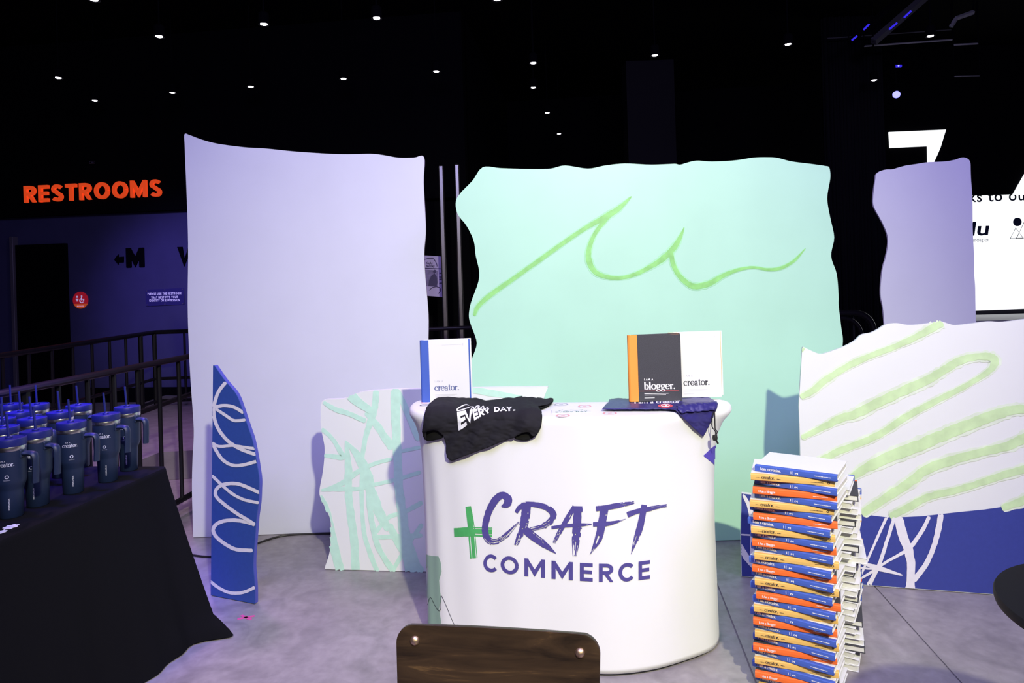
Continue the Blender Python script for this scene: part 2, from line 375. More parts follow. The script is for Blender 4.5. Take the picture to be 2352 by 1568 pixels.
def offset_poly(pts, w):
    """mitred ribbon of width w along a 2D polyline"""
    out = []; n = len(pts)
    for i, p in enumerate(pts):
        d0 = d1 = None
        if i: d0 = Vector((p[0] - pts[i - 1][0], p[1] - pts[i - 1][1])).normalized()
        if i < n - 1: d1 = Vector((pts[i + 1][0] - p[0], pts[i + 1][1] - p[1])).normalized()
        d0 = d0 or d1; d1 = d1 or d0
        n0 = Vector((-d0.y, d0.x)); n1 = Vector((-d1.y, d1.x)); m = (n0 + n1)
        m = m.normalized() if m.length > .05 else n0; k = (w/2)/max(.45, m.dot(n0))
        out.append(((p[0] + m.x*k, p[1] + m.y*k), (p[0] - m.x*k, p[1] - m.y*k)))
    return out
def sans_glyph(ch, w):
    h = w/2; A = arc
    def bars(x0, ys): return [[(x0, y), (x1, y)] for y, x1 in ys]
    G = {
     'C': (.82, [A(.46, .5, .46 - h, .5 - h, 42, 318, 22)]), 'O': (.96, [A(.48, .5, .48 - h, .5 - h, 0, 360, 28)]),
     'M': (1.02, [[(h, 0), (h, 1)], [(h*.9, 1.02), (.51, .22), (1.02 - h*.9, 1.02)], [(1.02 - h, 0), (1.02 - h, 1)]]),
     'E': (.64, [[(h, 0), (h, 1)]] + bars(h, ((h, .64), (.51, .60), (1 - h, .64)))),
     'R': (.76, [[(h, 0), (h, 1)], [(h, 1 - h), (.38, 1 - h)] + A(.40, .70, .34 - h, .30 - h, 90, -90, 12) + [(h, .40 + h)], [(.36, .44), (.72 - h*.7, -.04)]]),
     'S': (.72, [A(.36, .73, .34 - h, .27 - h*.9, 25, 250, 14) + A(.37, .26, .35 - h, .27 - h*.9, 70, -155, 14)]),
     'T': (.70, [[(.35, 0), (.35, 1)], [(0, 1 - h), (.70, 1 - h)]]),
     'W': (1.24, [[(h*.8, 1.03), (.34, -.0 + h*.3), (.62, .95), (.90, h*.3), (1.24 - h*.8, 1.03)]]),
     'V': (.84, [[(h*.8, 1.03), (.42, h*.4), (.84 - h*.8, 1.03)]]),
     'Y': (.80, [[(.40, 0), (.40, .45)], [(h*.7, 1.03), (.40, .42), (.80 - h*.7, 1.03)]]),
     'D': (.80, [[(h, 0), (h, 1)], [(h, h), (.34, h)] + A(.36, .5, .42 - h, .5 - h, -90, 90, 16) + [(h, 1 - h)]]),
     'A': (.90, [[(h*.8, -.03), (.45, 1 - h*.4), (.90 - h*.8, -.03)], [(.22, .30), (.68, .30)]]),
     'P': (.72, [[(h, 0), (h, 1)], [(h, 1 - h), (.38, 1 - h)] + A(.40, .68, .32 - h, .32 - h, 90, -90, 12) + [(h, .36 + h)]]),
     'L': (.58, [[(h, 0), (h, 1)], [(h, h), (.58, h)]]), 'I': (w, [[(h, 0), (h, 1)]]),
     'U': (.80, [[(h, 1), (h, .40)] + A(.40, .40, .40 - h, .40 - h, 180, 360, 12) + [(.80 - h, 1)]]),
     'H': (.80, [[(h, 0), (h, 1)], [(.80 - h, 0), (.80 - h, 1)], [(h, .5), (.80 - h, .5)]]),
     'B': (.74, [[(h, 0), (h, 1)], [(h, 1 - h), (.36, 1 - h)] + A(.38, .74, .30 - h, .26 - h, 90, -90, 10) + [(h, .48 + h)], [(.38, .52)] + A(.40, .28, .34 - h, .28 - h, 90, -90, 10) + [(h, h)]]),
     'F': (.62, [[(h, 0), (h, 1)]] + bars(h, ((.48, .56), (1 - h, .62)))),
     'N': (.84, [[(h, 0), (h, 1)], [(h*.9, 1.02), (.84 - h*.9, -.02)], [(.84 - h, 0), (.84 - h, 1)]]),
     'X': (.80, [[(h*.6, -.02), (.80 - h*.6, 1.02)], [(h*.6, 1.02), (.80 - h*.6, -.02)]]),
     'K': (.76, [[(h, 0), (h, 1)], [(h, .40), (.72 - h*.5, 1.02)], [(.30, .58), (.76 - h*.6, -.02)]]),
     '.': (w*1.05, [[(h, 0), (h, w*1.05)]]), ' ': (.34, []),
    }
    adv, st = G[ch]; quads = []
    for q in st:
        rb = offset_poly(q, w)
        rb = [[(x, min(1.0, max(0.0, y))) for x, y in ab] for ab in rb]
        quads += [(rb[i][0], rb[i][1], rb[i + 1][1], rb[i + 1][0]) for i in range(len(rb) - 1)]
    return adv, quads
def sans_word(body, w=.2, gap=.14):
    x = 0; out = []
    for c in body:
        a, q = sans_glyph(c, w); out.append((x, a, q)); x += a + gap
    return out, x - gap
def put_sans(mb, body, org, right, up, width, height=None, w=.2, gap=.14, center=False):
    ws, tot = sans_word(body, w, gap); k = width/tot; kz = height or k; o = Vector(org); right = Vector(right); up = Vector(up)
    if center: o = o - right*width/2
    for i, (x, a, qs) in enumerate(ws):
        for q in qs: mb.add([o + right*((x + px)*k) + up*(py*kz) for px, py in q], [(0, 1, 2, 3)])
    return mb

def arc(cx, cy, rx, ry, a0, a1, n=14):
    return [(cx + rx*cos(radians(a0 + (a1 - a0)*i/n)), cy + ry*sin(radians(a0 + (a1 - a0)*i/n))) for i in range(n + 1)]
SERIF = {
 'c': (.80, [arc(.43, .5, .36, .47, 48, 312)], [(.66, .78, .11)]),
 'r': (.66, [[(.2, 1), (.2, 0)], [(.02, .03), (.40, .03)], [(.02, .97), (.2, .97)], [(.22, .62), (.34, .90), (.50, .96)]], [(.54, .86, .11)]),
 'e': (.84, [[(.1, .52), (.77, .52)], arc(.43, .5, .36, .47, 3, 318, 18)], []),
 'a': (.82, [arc(.34, .26, .25, .25, 70, 430, 14), [(.58, .72), (.58, .14), (.68, .02), (.80, .08)], arc(.36, .70, .22, .27, 0, 165, 8)], [(.17, .72, .10)]),
 't': (.58, [[(.26, 1.34), (.26, .18), (.36, .02), (.56, .12)], [(.02, .96), (.52, .96)]], []),
 'o': (.90, [arc(.45, .5, .37, .47, 0, 360, 20)], []),
 '.': (.36, [], [(.16, .12, .15)]),
 'b': (.92, [[(.22, 1.5), (.22, .03)], [(.04, 1.48), (.22, 1.48)], arc(.50, .48, .32, .46, 160, -160, 16)], []),
 'l': (.46, [[(.22, 1.5), (.22, 0)], [(.04, 1.48), (.22, 1.48)], [(.02, .03), (.42, .03)]], []),
 'g': (.84, [arc(.38, .64, .26, .32, 0, 360, 14), arc(.40, -.24, .34, .22, 0, 360, 14), [(.26, .36), (.16, .18), (.34, .06), (.62, .0)], [(.58, .86), (.80, .96)]], []),
 'm': (1.34, [[(.2, 1), (.2, 0)], [(.02, .03), (.38, .03)], [(.62, .7), (.62, 0)], [(.48, .03), (.78, .03)], [(1.06, .7), (1.06, 0)], [(.92, .03), (1.26, .03)],
              [(.2, .7), (.36, .95), (.52, .95), (.62, .7)], [(.62, .7), (.78, .95), (.94, .95), (1.06, .7)], [(.02, .97), (.2, .97)]], []),
 'I': (.56, [[(.26, 1.42), (.26, 0)], [(.04, .03), (.48, .03)], [(.04, 1.39), (.48, 1.39)]], []),
 'A': (1.1, [[(.12, 0), (.52, 1.42)], [(.52, 1.42), (.92, 0), (.92, 0)], [(.26, .46), (.80, .46)], [(0, .03), (.28, .03)], [(.74, .03), (1.08, .03)]], []),
 'B': (1.0, [[(.24, 1.42), (.24, 0)], [(.06, .03), (.5, .03)], [(.06, 1.39), (.5, 1.39)], arc(.48, 1.06, .32, .33, 90, -90, 10), arc(.50, .38, .38, .36, 90, -90, 10), [(.24, .73), (.5, .73)]], []),
 '2': (.9, [arc(.40, 1.0, .32, .40, 165, -30, 12) + [(.12, .1)], [(.10, .06), (.78, .06)]], [(.17, 1.06, .1)]),
 ' ': (.42, [], []),
}
def serif(mb, body, org, right, up, xh, thick=.26, thin=.08, nrm=None, width=None):
    adv = sum(SERIF[c][0] for c in body)
    kx = width/adv if width else xh
    x = 0.0; org = Vector(org); right = Vector(right); up = Vector(up); L = 0
    def put(px, py): return org + right*((x + px)*kx) + up*(py*xh)
    for c in body:
        a, strokes, dots = SERIF[c]
        for st in strokes:
            pr = []
            for i, p in enumerate(st):
                q0, q1 = st[max(i - 1, 0)], st[min(i + 1, len(st) - 1)]
                tx, ty = q1[0] - q0[0], q1[1] - q0[1]; ll = sqrt(tx*tx + ty*ty) or 1
                w = thin + (thick - thin)*abs(ty/ll)**1.5
                pr.append((put(p[0] - ty/ll*w/2, p[1] + tx/ll*w/2), put(p[0] + ty/ll*w/2, p[1] - tx/ll*w/2)))
            vs = [q for ab in pr for q in ab]
            mb.add(vs, [(2*i, 2*i + 1, 2*i + 3, 2*i + 2) for i in range(len(pr) - 1)])
        for (dx, dy, dr) in dots:
            mb.add([put(dx + dr*cos(2*pi*k/10), dy + dr*sin(2*pi*k/10)) for k in range(10)], [tuple(range(10))])
        x += a
    return x*kx

# ------------------------------------------------------------------ the setting
fl = MB(); fl.box((0, 5, -.044), (30, 34, .08)); floor = struct(fl.build('floor', mat('joint_filler', (0.20, .18, .20), .9), loc=(0, 0, 0)), 'polished concrete floor with saw-cut joints')
for (a, b) in ((-13, .5515), (.5585, 1.2995), (1.3065, 13)):
    q = MB(); q.add([bld(a, -10), bld(b, -10), bld(b, 21), bld(a, 21)] + [bld(a, -10, -.0035), bld(b, -10, -.0035), bld(b, 21, -.0035), bld(a, 21, -.0035)],
                    [(0, 1, 2, 3), (4, 7, 6, 5), (0, 4, 5, 1), (1, 5, 6, 2), (2, 6, 7, 3), (3, 7, 4, 0)])
    q.build('floor_slab', M_CONC, floor)
c = MB(); c.box((0, 5, 5.05), (30, 34, .1)); struct(c.build('ceiling', M_DARK, loc=(0, 5, 5)), 'black painted ceiling')
def wall(name, bx0, bx1, by, z0, z1, th, m, label):
    w = MB(); w.box(bld((bx0 + bx1)/2, by + th/2, (z0 + z1)/2), (bx1 - bx0, th, z1 - z0), (EX, EY, EZ))
    return struct(w.build(name, m, loc=bld((bx0 + bx1)/2, by, z0)), label)
WALL_BY = 8.75
WN = -EY; W0 = bld(0, WALL_BY)
wall('wall_restroom', -9.5, -2.5, WALL_BY, 0, 2.62, .2, M_WALLB, 'navy wall with the restroom signs')
wall('wall_restroom_end', -2.5, -1.62, WALL_BY, 0, 2.62, .2, M_DARK, 'black end of the restroom wall')
wall('wall_restroom_fascia', -9.5, -1.62, WALL_BY - .12, 2.62, 5, .32, M_DARK, 'black wall band above the restroom wall')
wall('wall_back', -1.62, 14, 13.2, 0, 5, .2, M_DARK, 'black back wall of the hall')
wl = MB(); wl.box(bld(-9.6, 5, 2.5), (.2, 30, 5), (EX, EY, EZ)); struct(wl.build('wall_left', M_DARK, loc=bld(-9.6, 5)), 'black side wall')
wl = MB(); wl.box(bld(-1.7, 11, 2.5), (.16, 4.4, 5), (EX, EY, EZ)); struct(wl.build('wall_corner', M_DARK, loc=bld(-1.7, 11)), 'black wall return')
bb = MB(); bb.box(bld(-4.4, WALL_BY - .012, .10), (5.4, .024, .20), (EX, EY, EZ)); struct(bb.build('baseboard_restroom', M_DARK, loc=bld(-4.4, WALL_BY)))
# dark grey column behind the mint panel
q = MB(); a = P(1442, 300, 11.0); b = P(1552, 300, 11.0)
q.box(((a.x + b.x)/2, 11.2, 2.5), (b.x - a.x, .4, 5)); struct(q.build('wall_column', mat('column_grey', (.012, .012, .013), .8, spec=.2), loc=((a.x + b.x)/2, 11.2, 0)), 'dark grey square column')

# door in the restroom wall
def wp(x, y, off=0.0): return on_plane(x, y, W0 + WN*off, WN)
dl = wp(46, 690); dr = wp(160, 690); dt = wp(100, 561).z
c0 = (dl + dr)/2
d = MB(); d.bbox(Vector((c0.x, c0.y, dt/2)) + WN*.03, ((dr - dl).length, .06, dt), .004, (EX, EY, EZ))
door = struct(d.build('door_1', M_DOOR, loc=(c0.x, c0.y, 0)), 'black restroom door')
for px, w in ((41, .05),):
    p = wp(px, 690); j = MB(); j.bbox(Vector((p.x, p.y, (dt + .12)/2)) + WN*.04, (w, .10, dt + .12), .004, (EX, EY, EZ)); j.build('door_jamb', M_JAMB if px < 100 else M_DOOR, door)

# ------------------------------------------------------------------ restroom signs
FN0 = bld(0, WALL_BY - .12)
def letters_on_wall(body, x0, x1, ybase, ycap, p0, depth, m, name, label, cat, bold):
    a = on_plane(x0, ybase[0], p0, WN); b = on_plane(x1, ybase[1], p0, WN); t = on_plane(x0, ycap, p0, WN)
    root = empty(name, a); tag(root, label, cat)
    L = (b - a).length; hgt = t.z - a.z
    ws, tot = sans_word(body, bold, .22); k = L/tot
    for (x, adv, qs) in ws:
        mb = MB()
        for n_, q in enumerate(qs):
            mb.prism([a + EX*((x + px)*k) + EZ*(py*hgt) + WN*(depth + .00001*n_) for px, py in q], WN, depth - .0005)
        mb.build('letter', m, root)
    return root
letters_on_wall('RESTROOMS', 60, 373, (466, 447), 428, FN0, .04, M_REDL, 'restrooms_sign', 'glowing orange-red capital letters reading RESTROOMS high on the black wall', 'sign', .205)
letters_on_wall('M', 292, 333, (614, 612), 570, W0, .02, M_DOOR, 'letter_sign', 'black letter M with no outline on the navy restroom wall', 'sign', .28)
letters_on_wall('W', 411, 462, (612, 610), 567, W0, .02, M_DOOR, 'letter_sign', 'black letter W half hidden behind the tall lavender panel', 'sign', .28)
ar = [(262, 596), (271, 584), (271, 590), (283, 589), (283, 602), (271, 602), (271, 607)]
q = MB(); q.prism([wp(x, y, .02) for x, y in ar], WN, .019); tag(q.build('arrow_sign', M_DOOR, loc=wp(272, 596)), 'small black arrow pointing left beside the letter M', 'sign')
r0 = empty('restroom_disc_sign', wp(186, 689)); tag(r0, 'round red and orange restroom sign beside the black door', 'sign')
cc = wp(186, 689); rad = (wp(203, 689) - wp(169, 689)).length/2
def disc_pts(c, r, a0, a1, off, n=24): return [c + EX*(r*cos(a0 + (a1 - a0)*i/n)) + EZ*(r*1.05*sin(a0 + (a1 - a0)*i/n)) + WN*off for i in range(n + 1)]
cut = radians(-26)
MB().prism(disc_pts(cc, rad, cut, pi - cut, .015), WN, .014).build('plate', M_SRED, r0)
MB().prism(disc_pts(cc, rad, -cut*-1 if False else cut, -pi - cut, .015), WN, .014).build('lower_band', M_SORA, r0)
ic = MB()
def icb(dx, dz, w, h): ic.box(cc + EX*dx*rad + EZ*dz*rad + WN*.017, (w*rad, .003, h*rad), (EX, EY, EZ))
icb(-.40, .42, .26, .22); icb(-.40, .12, .34, .16); icb(-.40, -.05, .14, .20)
icb(.22, .48, .18, .18); icb(.20, .18, .12, .42); icb(.40, .10, .34, .10); icb(.46, -.06, .12, .22)
ic.tube([cc + EX*(.22 + .26*cos(t))*rad + EZ*(-.06 + .26*sin(t))*rad + WN*.017 for t in [radians(90 + 25*k) for k in range(10)]], .06*rad, 6)
ic.build('icons', M_LET, r0)
ic = MB(); put_sans(ic, 'RESTROOM', cc - EZ*.80*rad + WN*.017, EX, EZ, .9*rad, center=True); ic.build('lettering', M_LET, r0)
r0 = empty('identity_sign', wp(379, 684)); tag(r0, 'clear acrylic wall plate with three lines of small white capitals', 'sign')
cr = [wp(334, 665, .012), wp(422, 661, .012), wp(423, 699, .012), wp(335, 703, .012)]
MB().prism(cr, WN, .011).build('plate', M_SIGN, r0)
for i, (t, xa, xb, yy) in enumerate((('PLEASE USE THE RESTROOM', 339, 416, 676.5), ('THAT BEST FITS YOUR', 347, 409, 685), ('IDENTITY OR EXPRESSION', 343, 413, 692))):
    a = wp(xa, yy + .7, .015); b = wp(xb, yy - .7, .015); m_ = MB()
    put_sans(m_, t, a, (b - a).normalized(), EZ, (b - a).length, height=.031); m_.build('lettering_line', M_LET, r0)
for x, y in ((337, 668), (378, 665.5), (419, 664), (338, 700), (379, 698), (420, 696.5)):
    m_ = MB(); p = wp(x, y, .012); m_.tube([p, p + WN*.006], .008, 8); m_.build('screw', M_JAMB, r0)
q = MB(); p = on_plane(213, 373, FN0, WN)
q.tube([p + EX*a + EZ*b + WN*.01 for a, b in ((-.04, -.014), (.04, -.014), (.04, .014), (-.04, .014))], .004, 4, closed=True); q.box(p + WN*.006, (.03, .012, .008), (EX, EY, EZ))
tag(q.build('wall_plate', mat('plate_grey', (.12, .12, .15), .5), loc=p), 'tiny grey rectangular wall plate above the RESTROOMS letters', 'plate')

# ------------------------------------------------------------------ ramp curb and railings
q = MB(); zc = .23
pts = [on_z(440, 1034, zc), on_z(368, 1038, zc), on_z(313, 1060, zc), on_z(250, 1078, zc)]
pts = [Vector((-.9, pts[0].y - .1, zc))] + pts + [Vector((-4.35, 5.2, zc)), Vector((-4.35, 8.5, zc)), Vector((-.9, 7.2, zc))]
q.prism(pts, (0, 0, 1), zc - .002); struct(q.build('ramp_curb', M_CURB, loc=(-2.6, 6, 0)), 'low raised concrete landing behind the railing')

def railing(name, label, path, ztop, zbot, zmid, spacing, rr=.02, ball=.012, topflat=None, base=0.0, posts=True):
    root = empty(name, (path[0][0], path[0][1], base)); tag(root, label, 'railing', 'black steel railings')
    pv = [Vector((p[0], p[1], 0)) for p in path]
    MB().tube([p + EZ*ztop for p in pv], rr, 10, flat=topflat).build('top_rail', M_BLKMET, root, smooth=True)
    for z in zmid: MB().tube([p + EZ*z for p in pv], rr*.7, 8).build('mid_rail', M_BLKMET, root, smooth=True)
    MB().tube([p + EZ*zbot for p in pv], rr*.75, 8).build('bottom_rail', M_BLKMET, root, smooth=True)
    for i in range(len(pv) - 1):
        L = (pv[i + 1] - pv[i]).length; n = max(1, int(L/spacing))
        for k in range(n + 1):
            if i and not k: continue
            p = pv[i].lerp(pv[i + 1], k/n); post = posts and (k % 8 == 0 or k == n)
            m_ = MB().tube([p + EZ*(base if post else zbot), p + EZ*ztop], ball*(1.7 if post else 1), 8)
            m_.build('post' if post else 'baluster', M_BLKMET, root, smooth=True)
    return root
n0, n1 = bld(-2.83, 1.4), bld(-2.83, 4.95)
railing('ramp_railing', 'near black railing with a broad flat top rail behind the tumbler table', [n0, n1], 1.075, .12, [], .205, .027, .014, (1.5, .7))
MB().tube([n0 + EZ*.72 + EX*-.10 + EY*1.6, n1 + EZ*.80 + EX*-.10], .018, 8).build('grab_rail', M_BLKMET, bpy.data.objects['ramp_railing'], smooth=True)
f0, f1 = on_z(-60, 826, 1.07), on_z(354, 763, 1.07); f2 = on_z(560, 756, 1.07)
railing('ramp_railing', 'far black railing with a round top rail that bends before the navy wall', [f0, f1, f2], 1.07, .30, [.55], .26, .024, .014, base=.0)
g0, g1 = P(900, 752, 6.75), P(1960, 722, 7.3)
rt = railing('stage_railing', 'black railing behind the panels whose top rail gleams violet', [(g0.x, g0.y), (g1.x, g1.y)], 1.075, .12, [.60], .16, .02, .011)
for (x0, y0, z1, dx) in ((1962, 718, 1.09, 0), (1935, 730, 1.03, .0)):
    p = P(x0, y0, 7.25)
    arcp = [Vector((p.x - 1.0, p.y, p.z + .02))] + [Vector((p.x + .20*sin(t), p.y, p.z - .20 + .20*cos(t))) for t in [radians(12*k) for k in range(8)]] + [Vector((p.x + .235, p.y, .0))]
    MB().tube(arcp, .032 if x0 > 1950 else .02, 10).build('end_loop', M_BLKMET, rt, smooth=True)
# steel mullion posts and the poster between the panels
for i, (xa, xb, ya, yb) in enumerate(((1010, 1024, 388, 752), (1047, 1060, 385, 752))):
    a = P((xa + xb)/2 - 1, ya, 7.7); b = P((xa + xb)/2 + 4, yb, 7.7)
    q = MB(); q.bbox(((a.x + b.x)/2, 7.7, a.z/2 + .02), (.056, .05, a.z + .04), .012)
    tag(q.build('steel_post', mat('dull_steel', (.24, .23, .22), .3, .9, var=.15, scale=6, stretch=(4, 4, .4)), smooth=True, loc=((a.x + b.x)/2, 7.7, 0)), ('left' if i == 0 else 'right') + ' one of two tall brushed steel posts between the lavender and mint panels', 'post')
pc = P(975, 634, 8.0); root = empty('wall_poster', pc); tag(root, 'violet poster with a name and a photo, half hidden behind the lavender panel', 'poster')
def pp(x, y, o=0): return P(x, y, 8.0 - o)
MB().prism([pp(940, 584), pp(1016, 589), pp(1018, 682), pp(940, 676)], (0, -1, 0), .02).build('paper', M_POST, root)
q = MB(); q.prism([pp(976, 619, .004), pp(1005, 621, .004), pp(1005, 659, .004), pp(976, 656, .004)], (0, -1, 0), .003); q.build('photo', M_POSTM, root)
q = MB(); q.prism([pp(998.5 + 3.8*cos(t), 623 + 3.8*sin(t), .008) for t in [2*pi*k/12 for k in range(12)]], (0, -1, 0), .003)
q.prism([pp(x, y, .007) for x, y in ((998, 627), (1003, 634), (1005, 648), (1003, 657), (984, 657), (985, 645), (990, 634))], (0, -1, 0), .002); q.build('figure_print', M_POSTD, root)
q = MB()
for t, yy in (('KayLi', 606), ('Barclay', 612.5)):
    a = pp(978.5, yy, .005); put_text(q, t, a, (1, 0, -.05), EZ, height=.026, bold=.03)
q.build('lettering', M_POSTD, root)
q = MB(); q.prism([pp(974, 614.5, .005), pp(1016, 616.5, .005), pp(1016, 618, .005), pp(974, 617, .005)], (0, -1, 0), .003)
q.build('line_print', M_POSTD, root); q = MB()
q.tube([pp(974 + 15*(1 - cos(t)), 598 - 5*sin(t) + (12*max(0, t - 2)), .005) for t in [pi*k/14 for k in range(15)]], .004, 6)
q.build('arch_print', M_POSTD, root); q = MB()
q.tube([pp(x, y, .005) for x, y in ((986, 666), (993, 660), (1002, 658), (1010, 660), (1013, 666), (1007, 674))], .004, 6)
q.build('scribble_print', M_POSTD, root)
for yy in (627, 636, 641, 650): MB().box(pp(1012, yy, .006), (.03, .004, .012)).build('caption_print', M_POSTD, root)

# ------------------------------------------------------------------ black drape at the right
q = MB(); n = 120; xs0, xs1 = P(1900, 500, 9.4).x, P(2034, 500, 9.4).x
vs = []
for i in range(n + 1):
    x = xs0 + (xs1 - xs0)*i/n; y = 9.4 + .06*sin(i*.9) + .03*sin(i*2.3)
    vs += [(x, y, .01), (x, y + .03*sin(i*.5), 5)]
q.add(vs, [(2*i, 2*i + 2, 2*i + 3, 2*i + 1) for i in range(n)])
tag(q.build('black_drape', M_DARK2, loc=(xs0, 9.4, 0), smooth='all', solid=.01), 'black pleated drape hanging right of the mint panel', 'curtain')

# ------------------------------------------------------------------ stage screen
SD = 11.0
def sp(x, y, o=0.0): return P(x, y, SD - o)
root = empty('projection_screen', sp(2300, 730)); tag(root, 'bright white screen with sponsor lettering at the right edge', 'screen')
def flat(pts, name, m, par, o=0.0, th=.02): return MB().prism([sp(x, y, o) for x, y in pts], (0, -1, 0), th).build(name, m, par)
flat([(2090, 430), (2700, 412), (2700, 697), (2090, 719)], 'screen_panel', M_SCREEN, root)
flat([(2090, 719), (2700, 697), (2700, 706), (2090, 729)], 'frame_bar', M_INK, root, .03, .08)
q = MB()
k = sp(2226, 463.9, .03); put_text(q, 'ks to our', k, (cos(.0), 0, .005), EZ, height=.175, bold=.012, spacing=1.1)
q.build('lettering', M_NAVTX, root)
q = MB(); put_text(q, 'lu', sp(2230, 540.5, .03), (1, 0, .005), EZ, width=.30, height=.225, bold=.02, shear=.12); q.build('logo_lettering', M_NAVTX, root)
q = MB(); put_text(q, 'prosper', sp(2232, 555, .03), (1, 0, .005), EZ, width=.285); q.build('small_lettering', mat('pale_text', (.45, .45, .5), .8), root)
q = MB(); q.prism([sp(2337.3 + 9.6*cos(t), 509.5 + 9.8*sin(t), .03) for t in [2*pi*i/24 for i in range(24)]], (0, -1, 0), .01)
for tri in (((2320.5, 547.5), (2333, 523.5), (2350, 546)), ((2334.5, 547.5), (2352, 511), (2372, 546))):
    q.tube([sp(x, y, .03) for x, y in tri], .007, 6, closed=True)
q.build('logo_mark', M_NAVTX, root)
root = empty('stage_valance', sp(2300, 447)); tag(root, 'black valance with big white angular shapes above the screen', 'valance')
flat([(2000, 100), (2700, 80), (2700, 434), (2000, 456)], 'valance_panel', M_DARK, root, .25, .04)
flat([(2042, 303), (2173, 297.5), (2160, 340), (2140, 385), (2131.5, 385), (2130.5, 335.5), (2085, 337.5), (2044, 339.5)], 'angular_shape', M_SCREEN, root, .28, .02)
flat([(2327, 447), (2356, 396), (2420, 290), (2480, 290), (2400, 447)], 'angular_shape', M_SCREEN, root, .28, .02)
q = MB(); a, b = sp(2080, 724), sp(2700, 700); q.box(((a.x + b.x)/2, 10.34, .5*(a.z - .02)), (b.x - a.x, 1.2, a.z - .02))
tag(q.build('stage_platform', M_STAGE, loc=((a.x + b.x)/2, 10.4, 0)), 'pale grey stage front below the screen', 'stage')

# ------------------------------------------------------------------ ceiling lights and steel
LZ = 4.0
lights = [(134, 180), (216, 1), (218, 232), (366, 85), (396, 214), (576, 200), (606, 57), (789, 182), (865, 43), (1002, 165), (1142, 0), (1225, 146), (1225, 202), (1257, 260), (1284, 308), (1504, 128), (1810, 103), (2008, 185), (2137, 84)]
ORD = ['first', 'second', 'third', 'fourth', 'fifth', 'sixth', 'seventh', 'eighth', 'ninth', 'tenth', 'eleventh', 'twelfth', 'thirteenth', 'fourteenth', 'fifteenth', 'sixteenth', 'seventeenth', 'eighteenth', 'nineteenth', 'twentieth',
       'twenty-first', 'twenty-second', 'twenty-third', 'twenty-fourth', 'twenty-fifth', 'twenty-sixth', 'twenty-seventh', 'twenty-eighth', 'twenty-ninth', 'thirtieth', 'thirty-first', 'thirty-second', 'thirty-third', 'thirty-fourth']
dl0 = empty('ceiling_downlight')
MB().lathe([(.044, .010), (.05, .0), (.05, .10), (.03, .12)], 20).build('can', M_DARK, dl0, smooth=True)
MB().tube([(0, 0, .12), (0, 0, 1.0)], .008, 6).build('rod', M_DARK, dl0)
MB().lathe([(.0, -.002), (.022, -.001), (.031, .003), (.031, .010)], 20, capbot=False).build('lens', M_LAMP, dl0, smooth=True)
for i, (x, y) in enumerate(lights):
    o = dl0 if i == 0 else copy_tree(dl0)
    o.location = on_z(x, y, LZ)
    tag(o, 'small glowing ceiling downlight, %s from the left of the picture' % ORD[i], 'ceiling light', 'downlights hanging from the black ceiling')
    if i == 12: o['label'] = 'small glowing ceiling downlight, middle of a column of four above the mint panel'
    if i == 11: o['label'] = 'small glowing ceiling downlight, topmost of a column of four above the mint panel'
# stage light
p = P(2059, 217, 9.6); root = empty('stage_light', p); tag(root, 'bright blue-violet stage spotlight under the ceiling steel', 'stage light')
ax = (EYE - p).normalized(); 
MB().tube([p - ax*.26, p - ax*.02, p], [.06, .085, .085], 16).build('housing', M_DARK, root, smooth=True)
MB().tube([p + ax*.001, p + ax*.012], [.05, .035], 16).build('lens', M_BLAMP, root, smooth=True)
MB().tube([p - ax*.12 + Vector((-.11, 0, 0)), p - ax*.12 + Vector((-.11, 0, .16)), p - ax*.12 + Vector((.11, 0, .16)), p - ax*.12 + Vector((.11, 0, 0))], .012, 6).build('yoke', M_DARK, root)
MB().tube([p - ax*.12 + Vector((0, 0, .16)), Vector((p.x, p.y + .1, 5.0))], .014, 6).build('hanger', M_DARK, root)
p = P(2062, 152, 9.9); root = empty('stage_light', p); tag(root, 'tiny blue stage lamp above the bright blue-violet spotlight', 'stage light')
MB().tube([p + Vector((-.05, 0, 0)), p + Vector((.05, 0, 0))], .02, 8).build('housing', M_BGLOW, root)
MB().lathe([(0, -.012), (.014, 0), (0, .012)], 8, c=p + Vector((0, -.02, 0)), captop=False, capbot=False).build('lens', M_BLAMP, root)
MB().tube([p, Vector((p.x, p.y, 5))], .01, 6).build('hanger', M_DARK, root)
def bar(name, label, cat, pts, r, m, d=9.0, grp=None, n=4, hang=True):
    pv = [P(x, y, d) for x, y in pts]; root = empty(name, pv[0]); tag(root, label, cat, grp)
    MB().tube(pv, r, n).build('bar', m, root)
    if hang:
        for p in (pv[0], pv[-1]):
            if p.z < 4.99: MB().tube([p, Vector((p.x, p.y, 5.0))], .006, 6).build('hanger_rod', M_DARK, root)
    return root
bm = bar('ceiling_beam', 'dark grey slanting ceiling beam with painted blue glints at the upper right', 'beam', [(2140, -20), (2006, 96)], .055, M_BEAM, 8.6)
bm2 = bar('ceiling_beam', 'near-black slanting ceiling beam left of the grey one', 'beam', [(2085, -20), (1950, 98)], .04, M_DARK, 8.6)
for (x0, y0, x1, y1, par) in ((1984, 68, 1996, 56, bm2), (2043, 67, 2060, 53, bm), (2077, 40, 2092, 26, bm), (1957, 92, 1968, 83, bm2)):
    MB().tube([P(x0, y0, 8.53), P(x1, y1, 8.53)], .013, 6).build('blue_glint', M_BGLOW, par)  # glowing slivers stand in for blue light reflected by the beams
G_ = 'steel bars under the ceiling'
bar('ceiling_pipe', 'long pale steel pipe running level under the ceiling at right', 'pipe', [(1985, 106), (2187, 91)], .012, M_STEELB, 9.0, G_)
bar('ceiling_pipe', 'dim steel pipe just above the long pale pipe', 'pipe', [(1900, 88), (2187, 68)], .008, M_BEAM, 9.2, G_)
